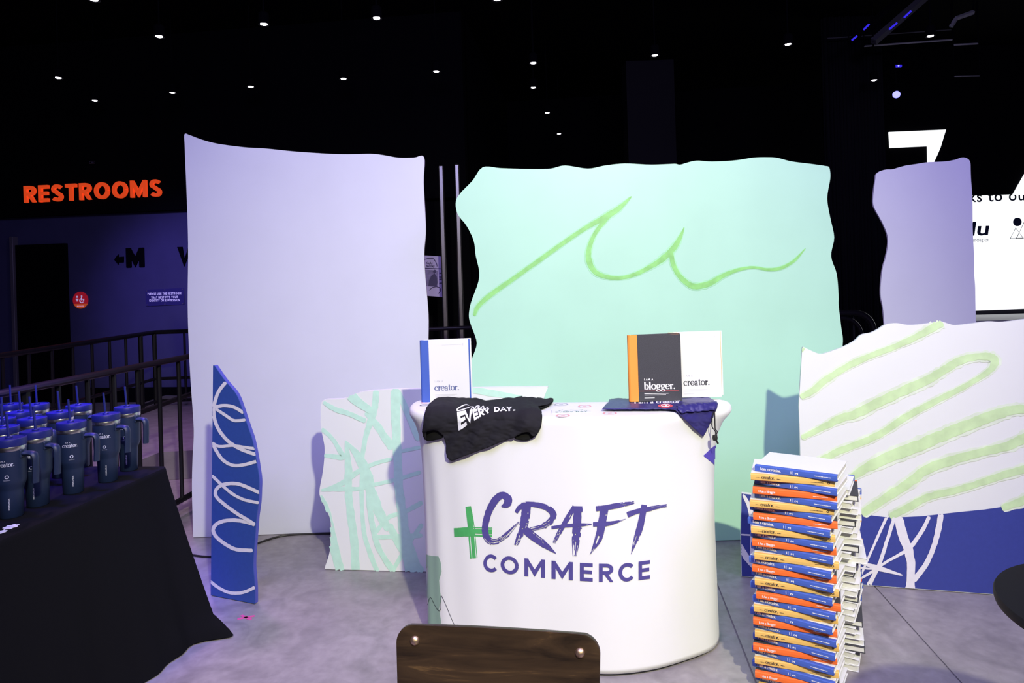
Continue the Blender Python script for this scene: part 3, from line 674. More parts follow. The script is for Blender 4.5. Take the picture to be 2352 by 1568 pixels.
bar('ceiling_pipe', 'short pale steel bar right of the long pale pipe', 'pipe', [(2190, 103), (2246, 100)], .012, M_STEELB, 8.8, G_)
bar('ceiling_pipe', 'thin pale steel bar below the short pale bar', 'pipe', [(2192, 175.5), (2250, 174.5)], .008, M_STEELB, 8.8, G_)
bar('duct_elbow', 'pale bent metal duct edge at the upper right', 'duct', [(2184, 61), (2197, 42), (2236, 28)], .028, M_STEELB, 8.6)

# ------------------------------------------------------------------ cut-out boards
class Plane2:     # vertical plane through two floor points; pixel -> point on it
    def __init__(s, a, b):
        s.a = Vector((a[0], a[1], 0)); t = Vector((b[0], b[1], 0)) - s.a; s.t = t.normalized(); s.n = Vector((s.t.y, -s.t.x, 0))
        if s.n.y > 0: s.n = -s.n
    def at(s, x, y, off=0.0): return on_plane(x, y, s.a + s.n*off, s.n)
def board(name, label, pl, outline, m, th=.035, edge=None, n=5, sharp=(), foot=(.30, .8)):
    c = smooth_curve([(x, y, 0) for x, y in outline], n, closed=True)
    pts = [pl.at(p.x, p.y) for p in c]
    for p in pts: p.z = max(p.z, .004)
    lo = min(p.z for p in pts); base = [p for p in pts if p.z < lo + .03]
    cen = sum(base, Vector())/len(base)
    root = empty(name, (cen.x, cen.y, 0)); tag(root, label, 'display board')
    MB().prism(pts, pl.n, .004).build('painted_face', m, root)
    MB().prism([p - pl.n*.004 for p in pts], pl.n, th - .004).build('core', edge or m, root)
    if foot:
        hz = max(p.z for p in pts); xs = sorted(p.dot(pl.t) for p in base); 
        for fr in ((.25, .75) if xs[-1] - xs[0] > .6 else (.5,)):
            b0 = pl.a + pl.t*((xs[0] + (xs[-1] - xs[0])*fr) - pl.a.dot(pl.t)); b0.z = 0
            q = MB(); bk = -pl.n; o = b0 + bk*(th + .001)
            tri = [o + EZ*.003, o + bk*foot[0] + EZ*.003, o + bk*(foot[0] - .02) + EZ*.03, o + EZ*min(hz*.5, foot[1])]
            q.prism(tri, pl.t, .018); q.build('support_bracket', M_PLY, root)
    root['plane'] = 0
    del root['plane']
    return root, [(p.x, p.y) for p in c]
_so = [0]
def paint(root, pl, strokes, m, clip, name='brush_stroke', base=.0012, rough=.15, n=10, halo=None):
    for (pts, w) in strokes:
        _so[0] += 1; off = base + .00012*(_so[0] % 12)
        for pas, (mm, k) in enumerate(([(halo, 1.55)] if halo else []) + [(m, 1.0)]):
            ww = [q*k for q in w] if isinstance(w, (list, tuple)) else w*k
            rb = ribbon2d(pts, ww, n, rough, _so[0] + pas*31); o_ = off + (.0 if not halo else pas*.0015)
            mb = MB(); ok = []
            for i in range(len(rb) - 1):
                K = 4
                for j in range(K):
                    def L(e, t): return (e[0][0] + (e[1][0] - e[0][0])*t, e[0][1] + (e[1][1] - e[0][1])*t)
                    qd = [L(rb[i], j/K), L(rb[i], (j + 1)/K), L(rb[i + 1], (j + 1)/K), L(rb[i + 1], j/K)]
                    cx_ = sum(q[0] for q in qd)/4; cy_ = sum(q[1] for q in qd)/4
                    if inside((cx_, cy_), clip): mb.add([pl.at(q[0], q[1], o_) for q in qd], [(0, 1, 2, 3)])
            if mb.f: mb.build(name if pas == (1 if halo else 0) else 'brush_edge', mm, root)
def sc_pts(l, s, ox, oy): return [(ox + x/s, oy + y/s) for x, y in l]

# tall lavender panel
a, b = on_z(444, 1235), on_z(760, 1223); PL = Plane2(a, b)
LAV = [(424, 308), (434, 309.5), (465, 321), (500, 330), (560, 338), (610, 341), (680, 348), (780, 354), (850, 353), (880, 356), (915, 362), (950, 362), (974, 361), (973, 419), (978, 525), (974.5, 581), (977, 636), (984, 722), (984, 790), (986, 900), (985, 1050), (988, 1150),
       (990, 1214.5), (989, 1214.6), (760, 1223), (446, 1235), (444, 1235), (441, 1130), (442, 1060), (445, 985), (438, 880), (434, 800), (431, 700), (432, 560), (428, 430), (424, 330)]
board('lavender_cutout_board', 'tall plain lavender cut-out panel with a wavy top, behind the blue shape', PL, LAV, M_LAV, .022, M_LAVE)
# mint panel
a, b = on_z(1645, 1242.5), on_z(1700, 1241); PL = Plane2((a.x, (a.y + b.y)/2), (b.x, (a.y + b.y)/2))
MINT = [(1109, 384), (1150, 386), (1220, 388), (1265, 387), (1298, 380), (1350, 387), (1390, 380), (1435, 375.5), (1495, 378), (1550, 376), (1563, 378), (1598, 369), (1635, 371), (1690, 368), (1730, 362), (1762, 361), (1785, 362.5), (1820, 371), (1868, 377), (1895, 381), (1905, 385), (1907, 410), (1900, 455), (1907, 500), (1916, 545), (1909, 588), (1922, 630), (1926, 680), (1926, 700), (1932, 750), (1936, 785),
        (1928, 860), (1932, 950), (1925, 1050), (1928, 1150), (1927, 1233), (1926, 1234), (1086, 1259), (1085, 1259), (1080, 1150), (1085, 1000), (1079, 896), (1084, 851), (1083, 827), (1095, 788), (1082, 747), (1077, 725), (1082, 694), (1101, 636), (1093, 588), (1088, 553), (1072, 519), (1051, 491), (1047, 463), (1058, 443), (1085, 415)]
root, clip = board('mint_cutout_board', 'large mint green cut-out panel with a looping green brush line', PL, MINT, M_MINT, .022)
g = lambda l: sc_pts(l, 2.352, 1000, 300)
paint(root, PL, [
    (g([(210, 1000), (230, 950), (300, 885), (420, 800), (560, 700), (700, 600), (820, 520), (920, 465), (990, 420), (1060, 355)]), [q/2.352 for q in (14, 22, 24, 22, 22, 22, 22, 30, 26, 6)]),
    (g([(990, 420), (920, 480), (860, 560), (830, 640), (830, 700), (860, 760), (920, 788), (1000, 795), (1080, 775), (1160, 735), (1230, 690), (1290, 630), (1325, 570), (1345, 520)]), [q/2.352 for q in (10, 22, 20, 26, 30, 26, 22, 18, 20, 24, 30, 30, 18, 4)]),
    (g([(1270, 640), (1285, 720), (1320, 785), (1370, 830), (1410, 840), (1480, 825), (1560, 780), (1640, 750), (1720, 738), (1800, 750), (1870, 740), (1940, 700), (2000, 635)]), [q/2.352 for q in (26, 24, 24, 28, 30, 28, 22, 16, 12, 14, 16, 14, 4)])],
    M_GREENL, clip, halo=M_GREENM)
# right lavender panel
p0 = P(2040, 700, 4.55); PL = Plane2((p0.x, 4.55), (p0.x + 1, 4.55))
g = lambda l: sc_pts(l, 3.135, 1900, 280)
RL = g([(352, 378), (380, 355), (425, 342), (470, 340), (560, 315), (640, 303), (725, 290), (800, 287), (860, 283), (930, 270), (960, 258), (990, 256), (1020, 272), (1032, 300), (1035, 400), (1045, 560), (1047, 700), (1048, 780), (1053, 880), (1058, 960), (1060, 1100), (1066, 1200), (1070, 1450)]) + \
     [(2246, 900), (2250, 1141), (2249, 1141.5), (2043, 1148), (2042, 1148), (2038, 900)] + g([(412, 1460), (400, 1330), (386, 1260), (386, 1170), (400, 1050), (420, 980), (438, 880), (432, 810), (400, 730), (345, 630), (330, 580), (335, 500), (347, 410)])
board('lavender_cutout_board', 'narrow lavender cut-out panel in front of the bright screen', PL, RL, M_LAV, .013, M_LAVE)
# white and indigo board
PL = Plane2(on_z(1703, 1325), on_z(2352, 1372)); PLW = PL
WB = [(1843, 798), (1852, 800), (1880, 812), (1895, 811), (1935, 797), (1962, 783), (1978, 769), (2000, 764), (2015, 757), (2035, 745), (2060, 742), (2085, 746), (2110, 745), (2140, 741), (2160, 737.5), (2178, 743), (2195, 746.5), (2230, 743), (2270, 738), (2300, 739), (2330, 736), (2352, 733), (2420, 728), (2500, 735), (2520, 900), (2515, 1100), (2530, 1383), (2529, 1384),
      (2352, 1372), (1704, 1325.5), (1703, 1325), (1701, 1230), (1703, 1133), (1704, 1132), (1735, 1136), (1790, 1150), (1834, 1158), (1837, 1150), (1838, 1100), (1838, 1040), (1836, 960), (1835, 930), (1839, 860)]
root, clip = board('white_wave_board', 'wide white cut-out board with pale green waves and an indigo base', PL, WB, M_WHITE, .02)
ind = [(1703.5, 1133), (1735, 1137), (1790, 1151), (1834, 1160), (1880, 1168), (1960, 1178), (2040, 1188), (2080, 1187), (2120, 1185), (2200, 1176), (2260, 1170), (2310, 1163), (2352, 1160), (2524, 1150), (2529, 1380), (2352, 1369), (1704, 1322), (1702, 1230)]
MB().prism([PL.at(x, y, .0015) for x, y in ind], PL.n, .001).build('indigo_base_paint', M_BLUE2, root)
g = lambda l: sc_pts(l, 2.24, 1680, 720)
def gw(*w): return [q/2.24 for q in w]
paint(root, PL, [(g(l), gw(*w)) for l, w in (
    ([(800, 1045), (765, 1120), (725, 1210), (690, 1290), (655, 1370)], (14, 14, 12, 12, 8)),
    ([(838, 1048), (800, 1170), (760, 1290), (705, 1400)], (18, 18, 20, 24)),
    ([(858, 1046), (885, 1150), (912, 1220), (925, 1300), (920, 1395), (918, 1418)], (46, 46, 46, 42, 42, 64)),
    ([(1018, 1043), (985, 1110), (930, 1190), (890, 1225), (800, 1275), (720, 1330), (610, 1390)], (20, 20, 22, 18, 14, 14, 10)),
    ([(1078, 1028), (1065, 1110), (1040, 1200), (1000, 1290), (935, 1375)], (30, 30, 26, 26, 30)),
    ([(600, 1260), (680, 1285), (760, 1310), (880, 1345)], (14, 14, 26, 8)),
    ([(590, 1290), (690, 1310), (760, 1312)], (10, 10, 10)), ([(615, 1310), (665, 1400)], (10, 10)),
    ([(640, 1024), (605, 1100), (595, 1250)], (18, 16, 14)),
    ([(60, 930), (95, 1000), (108, 1100), (104, 1250)], (12, 24, 24, 20)), ([(48, 1136), (110, 1140)], (8, 8)), ([(42, 1190), (75, 1250), (120, 1300)], (26, 32, 34)))],
    M_WLINE, [(x, y) for x, y in ind], base=.003)
wclip = [p for p in clip]
paint(root, PL, [(g(l), gw(*w)) for l, w in (
    ([(355, 430), (420, 395), (500, 330), (600, 270), (720, 215), (850, 165), (960, 115), (1030, 75), (1085, 42)], (26, 34, 34, 32, 30, 30, 34, 40, 50)),
    ([(360, 640), (450, 595), (560, 540), (640, 515), (760, 455), (900, 390), (1010, 340), (1080, 300), (1170, 245), (1260, 222), (1330, 222), (1355, 246), (1330, 290), (1250, 345), (1160, 395), (1050, 450), (900, 530), (780, 610), (700, 650), (560, 705), (470, 750), (395, 795)],
     (22, 30, 40, 44, 48, 48, 46, 42, 40, 36, 40, 44, 30, 26, 28, 30, 34, 34, 34, 34, 34, 30)),
    ([(600, 855), (700, 790), (830, 730), (960, 680), (1100, 620), (1200, 580), (1330, 530), (1430, 500), (1510, 492), (1590, 520), (1590, 580), (1505, 640), (1420, 680), (1300, 710), (1150, 750), (1010, 800), (900, 880), (790, 950), (670, 1030)],
     (30, 50, 58, 60, 60, 58, 54, 48, 44, 44, 46, 50, 46, 42, 46, 48, 48, 44, 40)),
    ([(1560, 785), (1400, 830), (1280, 870), (1150, 910), (1020, 940), (930, 985), (815, 1046)], (40, 38, 34, 34, 36, 38, 36)),
    ([(1590, 910), (1505, 960), (1390, 1000)], (44, 44, 30)), ([(358, 180), (372, 190)], (20, 20)))],
    M_GREENS, [p for p in clip if True], base=.0012, halo=M_GREENE, rough=.25)
# pale board with mint lines
a, b = on_z(748, 1308.5), on_z(975, 1314); PL = Plane2(a, b)
g = lambda l: sc_pts(l, 2.613, 400, 820)
PB = g([(880, 290), (890, 262), (910, 254), (980, 252), (1030, 245), (1100, 215), (1170, 203), (1250, 197), (1340, 192), (1440, 192)]) + [(1050, 891), (1115, 890), (1200, 889), (1257, 888), (1258, 892), (1246, 928), (1242, 1050), (1238, 1200), (1234, 1320.5), (1233, 1321), (975, 1314), (746, 1308.5)] + \
     g([(905, 1270), (908, 1250), (935, 1160), (940, 1050), (938, 980), (920, 930), (880, 850), (872, 800), (890, 700), (900, 620), (903, 540), (888, 460), (880, 400)])
root, clip = board('mint_line_board', 'low white cut-out board with crossing mint lines behind the counter', PL, PB, M_WHITE, .035, foot=(.16, .4))
paint(root, PL, [(g(l), [q/2.613 for q in w] if isinstance(w, tuple) else w/2.613) for l, w in (
    ([(895, 270), (960, 310), (1050, 340), (1150, 385)], (20, 30, 30, 30)), ([(1050, 225), (1120, 280), (1185, 325)], (60, 50, 40)),
    ([(1212, 200), (1205, 300), (1180, 380), (1150, 480), (1130, 600), (1130, 700), (1125, 800), (1130, 950), (1150, 1100), (1220, 1290)], (36, 40, 40, 30, 26, 30, 26, 24, 28, 30)),
    ([(1150, 330), (1230, 430), (1310, 550)], (30, 44, 44)), ([(885, 430), (950, 490), (1000, 570), (1005, 600), (900, 590)], (24, 26, 30, 34, 22)),
    ([(1025, 500), (1100, 590), (1150, 690), (1180, 800), (1230, 930), (1290, 1040)], (8, 50, 60, 60, 60, 40)),
    ([(1030, 500), (1045, 650), (1045, 800), (1060, 950), (1080, 1100), (1090, 1290)], (12, 44, 44, 46, 48, 50)),
    ([(880, 800), (960, 790), (1100, 790), (1200, 765), (1310, 740), (1480, 690)], (14, 30, 24, 22, 24, 24)),
    ([(890, 800), (1000, 760), (1100, 690), (1200, 640), (1310, 610)], (16, 30, 30, 24, 22)), ([(1360, 565), (1480, 540)], (20, 22)),
    ([(880, 830), (910, 920), (940, 1050), (970, 1180), (1000, 1290)], (20, 50, 54, 54, 54)),
    ([(1330, 190), (1330, 400), (1340, 600), (1350, 800), (1370, 950), (1390, 1100), (1440, 1290)], (60, 54, 50, 54, 58, 70, 110)),
    ([(1340, 200), (1400, 330), (1470, 500)], (30, 40, 36)), ([(1180, 700), (1170, 850), (1190, 1000), (1230, 1150), (1320, 1290)], (30, 34, 34, 34, 36)),
    ([(1205, 1055), (1290, 960), (1380, 930), (1490, 870)], (24, 26, 26, 30)), ([(1205, 1080), (1310, 1078), (1490, 1070)], (24, 30, 28)),
    ([(1290, 1000), (1370, 1160), (1490, 1290)], (40, 40, 44)), ([(1490, 1000), (1400, 1130), (1310, 1285)], (26, 26, 24)),
    ([(1750, 190), (1900, 215), (2100, 245)], (30, 40, 20)))], M_MINTL, clip, rough=.2)
# royal blue pointed shape
PL = Plane2(on_z(485, 1368.5), on_z(585, 1388)); 
BS = g([(234, 50), (240, 50), (247, 58), (300, 135), (360, 205), (385, 250), (410, 320), (440, 410), (470, 500), (490, 600), (503, 680), (510, 740), (509, 800), (505, 880), (494, 960), (487, 1050), (479, 1150), (474, 1250), (479, 1320), (484, 1400), (484, 1482), (483, 1483.5), (222, 1437), (220, 1436), (222, 1200), (225, 800), (230, 400), (233, 60)])
root, clip = board('blue_leaf_board', 'narrow pointed royal blue cut-out board with white looping lines', PL, BS, M_BLUE, .022, mat('violet_lit_edge', (.08, .09, .46), .5), foot=(.07, .16))  # violet light on the board's side is put into the edge colour
paint(root, PL, [(g(l), w/2.613) for l, w in (
    ([(310, 150), (265, 210), (240, 290), (240, 360), (265, 430), (310, 490), (360, 530), (420, 560), (490, 584)], 21), ([(240, 300), (300, 290), (360, 300), (416, 334)], 20),
    ([(250, 310), (310, 350), (360, 380), (428, 376)], 18), ([(228, 513), (270, 535), (350, 530), (420, 540), (488, 549)], 17),
    ([(228, 515), (270, 590), (310, 630), (360, 650), (420, 645), (498, 624)], 20), ([(226, 709), (290, 770), (350, 820), (420, 855), (508, 874)], 18),
    ([(513, 814), (450, 785), (390, 762), (330, 758), (280, 770), (250, 800), (255, 840), (310, 890), (380, 940), (430, 970), (485, 1005)], 21),
    ([(485, 1005), (430, 988), (360, 978), (290, 985), (245, 1010), (235, 1045), (260, 1085), (320, 1130), (380, 1155), (472, 1160)], 22),
    ([(216, 1345), (270, 1385), (330, 1412), (390, 1415), (440, 1402), (484, 1380)], 19))], M_WLINE, clip, rough=.12)

# ------------------------------------------------------------------ counter
BODY = [(-.42, 3.05), (-.395, 2.94), (-.31, 2.855), (-.126, 2.765), (.10, 2.695), (.32, 2.645), (.50, 2.665), (.66, 2.73), (.765, 2.79), (.815, 2.855), (.83, 2.92), (.81, 2.97), (.75, 2.99), (.60, 2.985), (.40, 2.99), (.18, 3.015), (-.05, 3.075), (-.24, 3.14), (-.36, 3.18), (-.41, 3.13)]
RIM = [(-.475, 3.05), (-.44, 2.92), (-.34, 2.85), (-.126, 2.762), (.10, 2.692), (.32, 2.642), (.52, 2.66), (.70, 2.72), (.83, 2.775), (.895, 2.84), (.915, 2.92), (.89, 2.985), (.80, 3.01), (.60, 3.00), (.40, 3.005), (.18, 3.03), (-.05, 3.09), (-.25, 3.16), (-.40, 3.215), (-.46, 3.17)]
CB = smooth_curve([(x, y, 0) for x, y in BODY], 12, True); CRm = smooth_curve([(x, y, 0) for x, y in RIM], 12, True)
NC = len(CB); CTR = Vector((.2, 2.93, 0)); TOPZ = 1.0
def counter_mesh(inf=0.0):
    levels = [(0.012, 0.0, 0), (.03, 0, 0), (.12, .0, 0), (.3, 0, 0), (.5, 0, 0), (.68, .04, 0), (.80, .12, 0), (.88, .30, 0), (.93, .58, 0), (.955, .85, 0), (.968, .97, 0), (.978, 1, 0), (.99, 1, -.003), (.997, 1, -.009), (TOPZ, 1, -.02)]
    q = MB(); vs = []
    for (z, k, ins) in levels:
        for i in range(NC):
            p = CB[i].lerp(CRm[i], k)
            t = CB[(i + 1) % NC] - CB[i - 1]; nn = Vector((t.y, -t.x, 0)).normalized()
            if nn.dot(CB[i] - CTR) < 0 and abs(nn.y) < .2: nn = -nn
            rip = 0.0
            if p.x < .12 and p.y < 3.0: rip = .0022*sin(i*.62 + z*2.2)*min(1, (.12 - p.x)*4)*min(1, max(0, (.93 - z)*4))*(1 if z < .93 else 0)
            flare = .010*(1 - z) if z < .5 else 0.005
            p = p + nn*(ins + inf*min(1, 1) + rip + (flare - .005 if p.y < 2.95 else 0)); p.z = z + (inf if z == TOPZ else inf*.7 if z > .985 else 0)
            vs.append(p)
    fs = []
    for l in range(len(levels) - 1):
        for i in range(NC):
            j = (i + 1) % NC; fs.append((l*NC + i, l*NC + j, l*NC + NC + j, l*NC + NC + i))
    o = (len(levels) - 1)*NC
    # flat top: inner rings toward the spine line of the plan
    prev = o
    for k in (.12, .5):
        st = len(vs)
        for i in range(NC):
            p = vs[o + i].copy(); c_ = Vector((max(-.28, min(.72, p.x)), 0, 0)); c_.y = lerp_tab([(-.3, 3.02), (-.1, 2.93), (.2, 2.85), (.5, 2.83), (.75, 2.87)], c_.x); c_.z = p.z
            vs.append(p.lerp(c_, k))
        for i in range(NC):
            j = (i + 1) % NC; fs.append((prev + i, prev + j, st + j, st + i))
        prev = st
    fs.append(tuple(range(prev, prev + NC)))
    fs.append(tuple(range(NC - 1, -1, -1)))
    q.add(vs, fs); return q
cm = counter_mesh()
counter = empty('display_counter', (CTR.x, CTR.y, 0)); tag(counter, 'white stretch-fabric pop-up counter printed with CRAFT COMMERCE', 'counter')
cm.build('fabric_cover', M_FABRIC, counter, smooth='all')
q = MB(); vs = [Vector((p.x, p.y, 0.001)) for p in CB] ; q.prism([CTR + (v - CTR)*.985 for v in vs][::-1], (0, 0, 1), -.010); q.build('base_foot', M_INK, counter)
def surf(mb):
    t = BVHTree.FromPolygons([tuple(v) for v in mb.v], mb.f); return t
BV = surf(cm)
def hit(x, y, off=.0015, bv=None):
    loc, nr, idx, dist = (bv or BV).ray_cast(EYE, ray(x, y).normalized(), 12)
    if loc is None: return None
    if nr.dot(ray(x, y)) > 0: nr = -nr
    return loc + nr*off
def lay_ribbon(mb, rb, off, K=3, drop=None, bv=None):
    for i in range(len(rb) - 1):
        for j in range(K):
            if drop and drop(i, j, len(rb), K): continue
            def L(e, t): return (e[0][0] + (e[1][0] - e[0][0])*t, e[0][1] + (e[1][1] - e[0][1])*t)
            ps = [hit(*L(rb[i], j/K), off, bv), hit(*L(rb[i], (j + 1)/K), off, bv), hit(*L(rb[i + 1], (j + 1)/K), off, bv), hit(*L(rb[i + 1], j/K), off, bv)]
            if None in ps or max((ps[0] - p).length for p in ps) > .1: continue
            mb.add(ps, [(0, 1, 2, 3)])
def lay_poly(mb, poly, off, step=2.0, bv=None, fn=None, uvkeep=None):
    x0 = min(p[0] for p in poly); x1 = max(p[0] for p in poly); y0 = min(p[1] for p in poly); y1 = max(p[1] for p in poly)
    nx = int((x1 - x0)/step) + 2; ny = int((y1 - y0)/step) + 2; idx = {}; seg = [(Vector(poly[i]).to_2d(), Vector(poly[(i + 1) % len(poly)]).to_2d()) for i in range(len(poly))]
    def snap(p):
        best = None
        for a, b in seg:
            t = max(0, min(1, (p - a).dot(b - a)/((b - a).length_squared or 1))); c_ = a.lerp(b, t); dd = (p - c_).length
            if best is None or dd < best[0]: best = (dd, c_)
        return best
    cells = {}
    for i in range(nx):
        for j in range(ny):
            if inside((x0 + (i + .5)*step, y0 + (j + .5)*step), poly): cells[(i, j)] = 1
    for (i, j) in cells:
        q = []
        for (a, b) in ((i, j), (i, j + 1), (i + 1, j + 1), (i + 1, j)):
            if (a, b) not in idx:
                p = Vector((x0 + a*step, y0 + b*step))
                edge = not all((a + da, b + db) in cells for da in (0, -1) for db in (0, -1))
                if edge:
                    s_ = snap(p)
                    if s_[0] < step*1.0: p = s_[1]
                o_ = off if fn is None else off + fn(p.x, p.y)
                h_ = hit(p.x, p.y, o_, bv)
                idx[(a, b)] = None if h_ is None else len(mb.v)
                if h_ is not None: mb.v.append(h_)
            q.append(idx[(a, b)])
        if None in q: continue
        vv = [mb.v[k] for k in q]
        if max((vv[0] - p).length for p in vv) < .12: mb.f.append(tuple(q))
    return mb
# brushed CRAFT
g = lambda l: sc_pts(l, 4.2, 1000, 1100)
def brush(name, pts, w, m, off, dry=0.35, seed=1, K=9):
    rb = ribbon2d(g(pts), [q/4.2 for q in w], 12, .10, seed, cap=False); mb = MB()
    def drop(i, j, n, K_):
        t = i/n; e = abs(j - (K_ - 1)/2)/((K_ - 1)/2)
        v = noise.noise((t*2.2 + seed*3.3, j*1.7, seed)) + .5*noise.noise((t*14 + seed, j*2.9, 3))
        dd = dry*(.25 + t*.95)
        return v > .62 - dd*.75 and (j > K_*.55 or t > .55) and t > .12
    lay_ribbon(mb, rb, off, K, drop)
    return mb
mb = MB()
for i, (pts, w, dry) in enumerate((
    ([(640, 262), (690, 240), (705, 190), (650, 152), (585, 195), (525, 295), (492, 400), (482, 500), (508, 575), (565, 606), (640, 580), (720, 510), (810, 410)], (14, 70, 72, 64, 72, 66, 62, 62, 62, 58, 56, 50, 14), .5),
    ([(780, 320), (815, 270), (872, 245)], (36, 46, 60), .0), ([(880, 225), (872, 350), (840, 480), (778, 635)], (90, 84, 74, 34), .5),
    ([(870, 236), (980, 245), (1080, 275), (1138, 330), (1115, 400), (1030, 455), (880, 495)], (44, 50, 56, 62, 60, 52, 36), .35),
    ([(860, 480), (960, 560), (1060, 632), (1168, 716)], (70, 74, 60, 4), .3), ([(1345, 262), (1270, 385), (1210, 490), (1145, 612)], (46, 48, 44, 28), .5),
    ([(1378, 258), (1375, 400), (1360, 550), (1345, 738)], (84, 88, 80, 36), .65), ([(1122, 465), (1250, 447), (1400, 438), (1508, 430)], (28, 32, 32, 8), .2),
    ([(1550, 282), (1640, 272), (1760, 250), (1915, 222)], (48, 48, 50, 24), .5), ([(1632, 270), (1605, 430), (1570, 580), (1492, 724)], (78, 74, 66, 4), .55),
    ([(1522, 432), (1640, 428), (1740, 410), (1835, 380)], (42, 44, 26, 4), .45), ([(1850, 340), (1950, 305), (2080, 280), (2228, 248)], (54, 46, 42, 30), .5),
    ([(2012, 245), (1985, 400), (1940, 560), (1885, 720)], (52, 60, 52, 4), .4))):
    o = brush('s', pts, w, M_PURPLE, .0026 + .0001*i, dry, i + 2)
    mb.add(o.v, o.f)
mb.build('craft_lettering', M_PURPLE, counter)
mb = MB()
for i, (pts, w) in enumerate((([(318, 262), (345, 450), (372, 762)], (52, 66, 70)), ([(182, 514), (350, 506), (550, 512)], (84, 88, 92)))):
    rb = ribbon2d(g(pts), [q/4.2 for q in w], 16, .05, i + 40, cap=False)
    lay_ribbon(mb, rb, .0014 + .0001*i, 10, lambda a, j, n, K: j in (2 + 6*i*0, 8) and (a/n > .45 + .1*(j == 2)) and (a/n < .97))
mb.build('plus_print', M_PLUS, counter)
capT = [(532, 722), (718, 742), (865, 760), (1055, 775), (1125, 783), (1325, 797), (1395, 803), (1510, 810), (1578, 812), (1700, 814), (1840, 806), (1960, 793), (2068, 778)]
basT = [(532, 893), (718, 913), (865, 932), (1055, 950), (1125, 958), (1325, 973), (1395, 978), (1515, 986), (1580, 988), (1715, 991), (1840, 986), (1960, 972), (2068, 958)]
mb = MB()
for ch, l, r in (('C', 465, 600), ('O', 632, 805), ('M', 860, 1058), ('M', 1122, 1328), ('E', 1395, 1518), ('R', 1578, 1720), ('C', 1765, 1915), ('E', 1958, 2068)):
    adv, qs = sans_glyph(ch, .195)
    for q in qs:
        pts = []
        for (x, y) in q:
            X = l + (r - l)*x/adv; Y = lerp_tab(basT, X) + (lerp_tab(capT, X) - lerp_tab(basT, X))*y
            pts.append(hit(*g([(X, Y)])[0], .0024))
        mb.add(pts, [(0, 1, 2, 3)])
mb.build('commerce_lettering', M_PURPLE, counter)
gg = lambda l: sc_pts(l, 2.94, 920, 1050)
mb = MB(); lay_poly(mb, gg([(150, 648), (210, 665), (258, 668), (274, 712), (279, 770), (262, 830), (268, 900), (276, 960), (262, 1020), (274, 1100), (276, 1250), (150, 1250)]), .0014, 2.0); mb.build('sage_splash_print', M_SAGE, counter)
mb = MB(); lay_ribbon(mb, ribbon2d(gg([(180, 1005), (188, 985), (205, 945), (235, 1000), (262, 1036), (274, 1015), (276, 935), (285, 945), (310, 1000), (345, 1085), (370, 1140), (400, 1200)]), 1.0, 6), .0022, 1); mb.build('scribble_print', M_INK, counter)
mb = MB(); lay_poly(mb, [(1615, 1046), (1635, 1027), (1645, 1021), (1653, 1008), (1670, 1000), (1670, 1080), (1650, 1077), (1636, 1063)], .0014, 1.5); mb.build('blue_triangle_print', M_BLUP, counter)

# ------------------------------------------------------------------ things on the counter
BVI = surf(counter_mesh(.006))
def wr(seed, amp, sx, sy):
    def f(x, y):
        return amp*(1 + noise.noise((x*sx, y*sy, seed))*.9 + .5*noise.noise((x*sx*2.7, y*sy*2.7, seed + 5)))
    return f
g3 = lambda l: sc_pts(l, 4.9, 900, 740)
g4 = lambda l: sc_pts(l, 4.9, 1250, 740)
shirt = empty('t_shirt', (-.12, 2.8, TOPZ)); tag(shirt, 'black T-shirt with white lettering draped over the counter edge', 't-shirt')
back = [(480, 905), (540, 880), (640, 872), (760, 872), (860, 880), (945, 885), (1010, 905), (1090, 915), (1190, 900), (1290, 880), (1400, 888), (1500, 872), (1570, 866), (1640, 882), (1720, 892), (1790, 888), (1822, 898), (1790, 935), (1720, 970), (1650, 990), (1660, 1025), (1690, 1045), (1695, 1090), (1680, 1180), (1640, 1255), (1560, 1315), (1480, 1325), (1400, 1310), (1380, 1290), (1310, 1315), (1210, 1350), (1100, 1400), (960, 1450), (800, 1510), (700, 1552), (660, 1530), (632, 1440), (606, 1290), (560, 1305), (440, 1330), (400, 1320), (384, 1230), (400, 1090), (402, 990), (430, 940)]
mb = lay_poly(MB(), [(p.x, p.y) for p in smooth_curve([(x, y, 0) for x, y in g3(back)], 3, True)], .002, 2.2, BVI, wr(3, .003, .03, .05)); mb.build('back_panel', M_BLACKC2, shirt, smooth='all', solid=.003)
front = [(480, 905), (540, 880), (640, 872), (760, 872), (860, 880), (945, 885), (1010, 905), (1090, 915), (1190, 900), (1290, 880), (1400, 888), (1500, 872), (1570, 866), (1640, 882), (1720, 892), (1790, 888), (1822, 898), (1790, 935), (1720, 970), (1650, 990), (1660, 1025), (1690, 1045), (1695, 1090), (1680, 1180), (1640, 1255), (1590, 1260), (1560, 1222), (1500, 1222), (1420, 1262), (1380, 1290), (1310, 1312), (1210, 1347), (1100, 1397), (960, 1447), (800, 1507), (700, 1549), (662, 1528), (634, 1440), (608, 1290), (590, 1250), (540, 1200), (480, 1182), (440, 1190), (420, 1230), (405, 1318), (384, 1230), (400, 1090), (402, 990), (430, 940)]
def puff(x, y):
    f = wr(11, .0055, .035, .07)(x, y)
    for (cx_, cy_, r_, a_) in ((g3([(470, 1120)])[0] + (30, .022)), (g3([(1560, 1140)])[0] + (32, .020)), (g3([(1000, 1250)])[0] + (60, .006)), (g3([(620, 1000)])[0] + (28, .010)), (g3([(1500, 930)])[0] + (35, .007))):
        dd = ((x - cx_)**2 + (y - cy_)**2)/(r_*r_); f += a_*math.exp(-dd*1.6)
    # long folds running down from the edge
    f += .0045*sin((x*.9 + y*.55)*.16)*max(0, min(1, (y - 950)/40))
    return f
